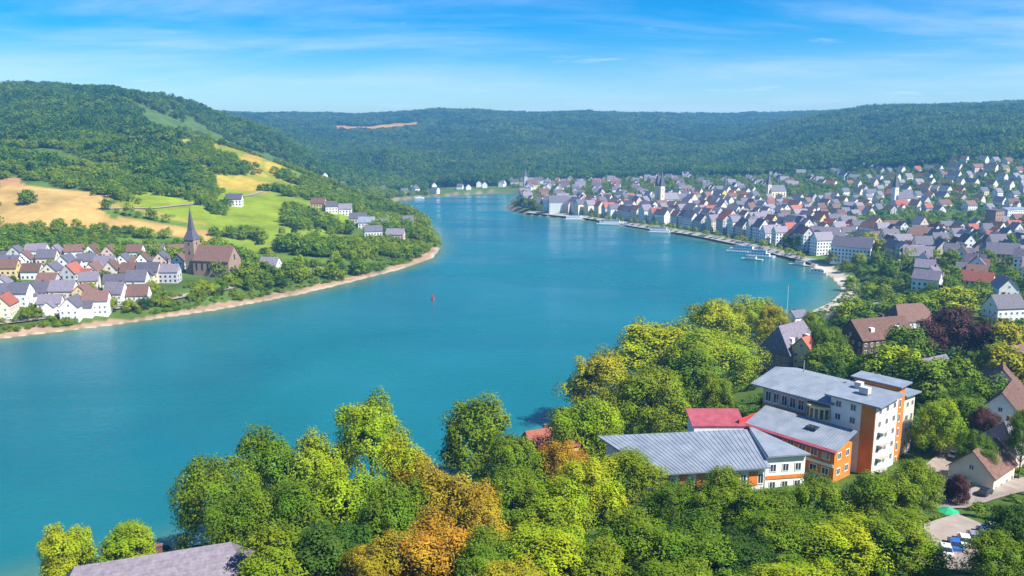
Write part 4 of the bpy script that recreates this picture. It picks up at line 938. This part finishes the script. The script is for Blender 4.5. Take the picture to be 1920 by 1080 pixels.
for k, (px, py, rz) in enumerate([(1410, 487, -32), (1175, 424, -15), (1500, 498, -38)]):
    g = G(px, py, 0); o = thing('landing_stage', (g[0], g[1], 0), R(rz), 'floating landing stage with railing, %s from left along the quay' % ORD[[1, 0, 2][k]], 'pontoon', 'landing stages'); MB().box((0, 0, .3), (18, 5, 1.2)).obj('float', M['concrete'], o)
    MB().box((0, 0, 2.2), (7, 3.4, 2.4)).obj('shelter', M['paint_white'], o); MB().box((0, 0, 3.5), (8, 4.2, .2)).obj('shelter_roof', M['metal_roof'], o)
    for i in range(8): MB().tube((-8.6 + i * 2.46, -2.4, .9), (-8.6 + i * 2.46, -2.4, 1.9), .05, .05, 6).obj('rail_post', M['paint_white'], o)
g = G(812, 562, 0); o = thing('river_buoy', (g[0], g[1], 0), 0, 'red channel buoy alone in midstream', 'buoy'); MB().tube((0, 0, -.4), (0, 0, .6), 1.1, 1.1, 14).obj('float', M['paint_red'], o); MB().tube((0, 0, .6), (0, 0, 4.2), .7, .12, 10).obj('top_cone', M['paint_red'], o)
# ------------------------------------------------------------------ foreground and middle-distance trees
def tree_px(px, top, wpx, Y, leafm, row, look='', q=2, hmax=26.0):
    x, y, zt = atY(px, top, Y); zg = hz(x, y); H_ = max(4.0, min(hmax, zt - zg))
    z = zt - H_ if zt - H_ > zg else None        # never taller than a real tree: step closer instead
    w = wpx * Y / FPX * 1.06
    if z is not None:
        yy_ = Y
        for _ in range(60):
            q_ = atY(px, top, yy_ * 1.02)
            if river_sd([q_[0]], [q_[1]])[0][0] < 4 or zt - hz(x, y) <= hmax: break
            yy_ *= 1.02; x, y, zt = q_
        H_ = max(4.0, zt - hz(x, y)); w = wpx * yy_ / FPX * 1.02
    OCC.append((x, y, w * .35))
    return tree('tree', x, y, H_, w, leafm, q, row, 'trees on the near bank', look)
A_, B_, C_ = 'riverside row of the foreground trees', 'middle row of the foreground trees', 'lowest row of the foreground trees'
for a in [(115, 965, 118, 160, 'leaf_bright', A_), (235, 968, 128, 166, 'leaf_bright', A_), (405, 838, 180, 152, 'leaf_mid', A_, 'weeping'), (500, 785, 150, 168, 'leaf_mid', A_), (590, 800, 150, 160, 'leaf_bright', A_), (690, 726, 150, 168, 'leaf_bright', A_),
          (760, 800, 130, 162, 'leaf_bright', A_), (890, 722, 160, 178, 'leaf_mid', A_), (960, 800, 130, 170, 'leaf_mid', A_), (1050, 812, 120, 172, 'leaf_rust', A_), (1098, 735, 165, 205, 'leaf_bright', A_), (1132, 645, 140, 232, 'leaf_yellow', A_),
          (1222, 680, 165, 225, 'leaf_mid', A_), (1235, 588, 190, 268, 'leaf_bright', A_), (1335, 605, 190, 270, 'leaf_bright', A_), (1345, 552, 150, 312, 'leaf_bright', A_), (1405, 545, 140, 318, 'leaf_bright', A_), (1450, 566, 70, 330, 'leaf_yellow', A_), (1300, 640, 150, 250, 'leaf_mid', A_), (1525, 575, 60, 330, 'leaf_mid', A_), (1550, 600, 80, 300, 'leaf_mid', A_), (1345, 690, 70, 235, 'leaf_mid', A_, 'slim'),
          (455, 900, 170, 140, 'leaf_mid', B_), (560, 880, 190, 140, 'leaf_mid', B_), (650, 850, 170, 142, 'leaf_bright', B_), (730, 880, 170, 130, 'leaf_mid', B_), (810, 842, 190, 138, 'leaf_rust', B_), (890, 890, 150, 134, 'leaf_rust', B_), (960, 870, 150, 145, 'leaf_mid', B_), (1040, 885, 160, 142, 'leaf_bright', B_),
          (1110, 850, 150, 155, 'leaf_bright', B_), (1190, 842, 150, 158, 'leaf_mid', B_), (1280, 900, 130, 142, 'leaf_mid', B_), (1360, 872, 150, 138, 'leaf_mid', B_), (1440, 905, 150, 132, 'leaf_mid', B_), (1540, 885, 130, 134, 'leaf_mid', B_), (1660, 872, 150, 132, 'leaf_mid', B_), (1725, 850, 110, 142, 'leaf_mid', B_),
          (1770, 740, 100, 186, 'leaf_bright', 'trees beside the clinic'), (1815, 725, 110, 192, 'leaf_mid', 'trees beside the clinic'), (1835, 800, 80, 165, 'leaf_mid', 'trees beside the clinic'), (1450, 735, 70, 215, 'leaf_dark', 'trees beside the clinic'), (1385, 770, 80, 205, 'leaf_mid', 'trees beside the clinic'), (1500, 745, 80, 208, 'leaf_dark', 'trees beside the clinic', 'slim'),
          (520, 985, 210, 115, 'leaf_mid', C_), (620, 960, 200, 118, 'leaf_dark', C_), (720, 990, 180, 112, 'leaf_rust', C_), (820, 960, 200, 114, 'leaf_rust', C_), (910, 990, 190, 110, 'leaf_mid', C_), (1010, 975, 210, 112, 'leaf_bright', C_), (1110, 1000, 150, 110, 'leaf_mid', C_), (1210, 950, 200, 115, 'leaf_mid', C_), (1310, 970, 200, 112, 'leaf_mid', C_),
          (1400, 995, 150, 110, 'leaf_dark', C_), (1490, 960, 200, 114, 'leaf_mid', C_), (1590, 970, 200, 112, 'leaf_bright', C_), (1690, 960, 190, 112, 'leaf_mid', C_), (1270, 1045, 190, 98, 'leaf_mid', C_), (1500, 1050, 200, 98, 'leaf_bright', C_), (960, 1050, 190, 98, 'leaf_yellow', C_),
          (1915, 935, 150, 104, 'leaf_dark', 'trees at the right edge'), (1880, 985, 150, 100, 'leaf_mid', 'trees at the right edge'), (1800, 880, 60, 150, 'leaf_copper', 'trees at the right edge'), (1850, 755, 60, 185, 'leaf_copper', 'trees at the right edge'), (1925, 760, 70, 165, 'leaf_mid', 'trees at the right edge')]:
    tree_px(*a)
D_ = 'garden trees behind the clinic'
for a in [(1790, 565, 95, 290, 'leaf_copper', D_), (1845, 585, 80, 280, 'leaf_copper', D_), (1750, 590, 70, 300, 'leaf_copper', D_), (1890, 590, 90, 270, 'leaf_yellow', D_), (1900, 640, 100, 240, 'leaf_yellow', D_), (1700, 600, 90, 270, 'leaf_mid', D_), (1680, 640, 110, 245, 'leaf_bright', D_), (1735, 660, 110, 235, 'leaf_mid', D_), (1800, 655, 110, 235, 'leaf_mid', D_),
          (1630, 650, 80, 255, 'leaf_mid', D_), (1580, 640, 80, 265, 'leaf_mid', D_), (1560, 665, 80, 245, 'leaf_dark', D_), (1850, 690, 100, 215, 'leaf_mid', D_), (1600, 550, 70, 400, 'leaf_bright', D_), (1650, 560, 80, 380, 'leaf_mid', D_), (1690, 545, 80, 395, 'leaf_mid', D_), (1740, 540, 80, 390, 'leaf_bright', D_), (1790, 530, 90, 390, 'leaf_bright', D_), (1830, 520, 80, 400, 'leaf_mid', D_), (1610, 590, 70, 330, 'leaf_mid', D_), (1875, 640, 80, 260, 'leaf_mid', D_), (1545, 640, 70, 290, 'leaf_mid', D_)]:
    tree_px(*a, q=1, hmax=20)
E_ = 'trees along the cove and quay'
for px, py, h_, w_, lm in [(1595, 545, 12, 11, 'leaf_bright'), (1610, 525, 12, 11, 'leaf_mid'), (1585, 510, 11, 10, 'leaf_mid'), (1560, 497, 11, 10, 'leaf_bright'), (1630, 560, 12, 12, 'leaf_bright'), (1500, 468, 15, 14, 'leaf_bright'), (1478, 462, 12, 11, 'leaf_mid'), (1625, 470, 17, 17, 'leaf_bright'), (1650, 480, 15, 15, 'leaf_yellow'), (1700, 500, 15, 15, 'leaf_bright'), (1660, 520, 14, 13, 'leaf_mid'), (1730, 455, 14, 14, 'leaf_mid'), (1760, 470, 14, 14, 'leaf_mid'), (1690, 455, 14, 15, 'leaf_mid'), (1820, 470, 15, 14, 'leaf_dark'), (1850, 500, 14, 13, 'leaf_mid'), (1890, 470, 15, 14, 'leaf_mid'), (1000, 392, 19, 22, 'leaf_mid'), (1018, 388, 19, 22, 'leaf_mid'), (982, 390, 17, 18, 'leaf_mid'), (1640, 500, 13, 12, 'leaf_mid'), (1610, 500, 12, 11, 'leaf_bright'), (1780, 505, 15, 14, 'leaf_mid'), (1720, 525, 14, 13, 'leaf_bright')]:
    x, y, z = ground(px, py); tree('tree', x, y, h_, w_, lm, 1, E_, 'trees along the town bank', z=z)
for k in range(34):                     # clipped trees along the promenade lawn
    t_ = k / 33; px = 1110 + t_ * 400 + random.uniform(-5, 5); py = float(np.interp(px, [1110, 1200, 1300, 1400, 1520], [409.5, 422, 438, 456, 490])) - 1
    x, y, z = ground(px, py); tree('tree', x, y, random.uniform(5.5, 8), random.uniform(5, 7), 'leaf_bright', 0, 'promenade avenue', 'trees along the promenade', z=z)
Fv = 'trees of the left village'
for k in range(64):
    px = random.uniform(0, 560); py = float(np.interp(px, [0, 200, 400, 560], [610, 588, 556, 528])) - random.choice([0, 0, 6, 20, 40, 62, 85, 100]) + random.uniform(-6, 6)
    x, y, z = ground(px, py)
    if free(x, y, 2.2):
        OCC.append((x, y, 2)); tree('tree', x, y, random.uniform(5, 10), random.uniform(5, 9), random.choice(['leaf_mid', 'leaf_bright', 'leaf_bright', 'leaf_dark']), 1, Fv, 'trees of the left village', z=z)
for k in range(40):
    px = random.uniform(430, 820); py = float(np.interp(px, [430, 640, 760, 820], [552, 515, 486, 462])) - random.uniform(2, 26); x, y, z = ground(px, py)
    if free(x, y, 2.0): OCC.append((x, y, 2.5)); tree('tree', x, y, random.uniform(6, 12), random.uniform(7, 11), random.choice(['leaf_mid', 'leaf_bright', 'leaf_bright']), 1, 'trees along the peninsula shore', 'trees along the peninsula shore', z=z)
LN = {'leaf_mid': 'green', 'leaf_bright': 'bright green', 'leaf_dark': 'dark green', 'leaf_yellow': 'yellow green', 'leaf_rust': 'rust brown', 'leaf_copper': 'copper red'}
number(TREES, lambda t_, o_, r_: '%s%s tree, %s from left in the %s' % (t_[3] + ' ' if t_[3] else '', LN[t_[2]], o_, r_))
# greenery between the houses and low growth on the near slope: past counting
n = 16000; y = np.sqrt(rng.uniform(430 ** 2, 1800 ** 2, n)); x = rng.uniform(uc(960), uc(2000), n) * y; z, d, k = heights(x, y)
m = (d > 20) & seen(x, y, z) & (y < TOWN_TOP(x / y) * 1.02) & (rng.uniform(size=n) < np.where(y > TOWN_TOP(x / y) * .8, .75, .42)); x, y, z = x[m], y[m], z[m]
occ = np.array([(a, b, c) for a, b, c in OCC]); 
keep = np.ones(len(x), bool)
for a, b, c in occ: keep &= (x - a) ** 2 + (y - b) ** 2 > (c + 2.0) ** 2
pxy = np.array([project(*q_) for q_ in zip(x, y, z)]); keep &= ~((pxy[:, 1] > 560))
x, y, z = x[keep], y[keep], z[keep]; hh = rng.uniform(4.5, 11, len(x)); ww = hh * rng.uniform(.85, 1.2, len(x))
scatter('town_greenery', np.stack([x, y, z - .2], -1), np.stack([ww, ww, hh], -1), pc2, 'garden trees and bushes between the houses of the town')
n = 14000; y = np.sqrt(rng.uniform(62 ** 2, 560 ** 2, n)); x = rng.uniform(-.75, .78, n) * y; z, d, k = heights(x, y)
m = (d > 3) & (k != 0); x, y, z = x[m], y[m], z[m]; keep = np.ones(len(x), bool)
for a, b, c in occ: keep &= (x - a) ** 2 + (y - b) ** 2 > min(c, 6.0) ** 2
def clear_of(px_pts, r):
    global keep
    W_ = np.array([ground(*p)[:2] for p in px_pts])
    for i in range(len(W_) - 1):
        e = W_[i + 1] - W_[i]; t_ = np.clip(((x - W_[i, 0]) * e[0] + (y - W_[i, 1]) * e[1]) / (e @ e), 0, 1); keep &= (x - W_[i, 0] - t_ * e[0]) ** 2 + (y - W_[i, 1] - t_ * e[1]) ** 2 > r * r
clear_of([(1910, 770), (1840, 830), (1770, 868), (1740, 905), (1760, 960), (1850, 925), (1990, 900)], 4.5); clear_of([(330, 1030), (480, 985), (640, 925), (760, 900), (880, 868), (1010, 830), (1120, 780), (1260, 720), (1400, 665), (1500, 615), (1590, 580)], 4.5); clear_of([(1730, 1060), (1790, 1030), (1880, 1000)], 9.5)
bx0 = [((x - 70) / 36) ** 2 + ((y - 178) / 24) ** 2 < 1, ((x - 42) / 19) ** 2 + ((y - 176) / 12) ** 2 < 1]; keep &= ~bx0[0] & ~bx0[1] & ~(np.hypot(x + 56, y - 117) < 17)
x, y, z = x[keep], y[keep], z[keep]; hh = rng.uniform(1.2, 4.2, len(x)) ; ww = hh * rng.uniform(1.0, 1.5, len(x))
hh *= .75; scatter('undergrowth', np.stack([x, y, z - .1], -1), np.stack([ww, ww, hh], -1), pc, 'low shrubs and undergrowth covering the near bank and gardens')

n = 9000; px_ = rng.uniform(-150, 815, n); y = np.sqrt(rng.uniform(380 ** 2, 760 ** 2, n)); x = (px_ - 960) / FPX * y * 1.03; z, d, k = heights(x, y)
m = (k == 0) & (d > 9) & (d < 42) & (clump(x, y, .06, -.5) | (d > 15) & clump(x, y, .06, -1.0)); x, y, z = x[m], y[m], z[m]; keep = np.ones(len(x), bool)
for a, b, c in OCC: keep &= (x - a) ** 2 + (y - b) ** 2 > (c + 1.0) ** 2
x, y, z = x[keep], y[keep], z[keep]; hh = rng.uniform(1.0, 4.0, len(x)); ww = hh * rng.uniform(1.0, 1.6, len(x))
scatter('shore_bushes', np.stack([x, y, z - .1], -1), np.stack([ww, ww, hh], -1), pc2, 'low green bushes between the left village and its beach')
# ------------------------------------------------------------------ haze: the valley air
hzm = bpy.data.materials.new('haze'); hzm.use_nodes = True; t = hzm.node_tree; t.nodes.clear()
o_ = t.nodes.new('ShaderNodeOutputMaterial'); pv = t.nodes.new('ShaderNodeVolumePrincipled')
pv.inputs['Color'].default_value = (.17, .52, 1.0, 1); pv.inputs['Density'].default_value = 1.65e-4; pv.inputs['Anisotropy'].default_value = .1
t.links.new(pv.outputs[0], o_.inputs['Volume'])
try: hzm.cycles.homogeneous_volume = True
except Exception: pass
me = MB().box((0, 5200, 142), (30000, 12400, 300)).mesh('haze', hzm)
tag(meshobj('haze', me), 'thin blue summer haze filling the valley air', kind='stuff')
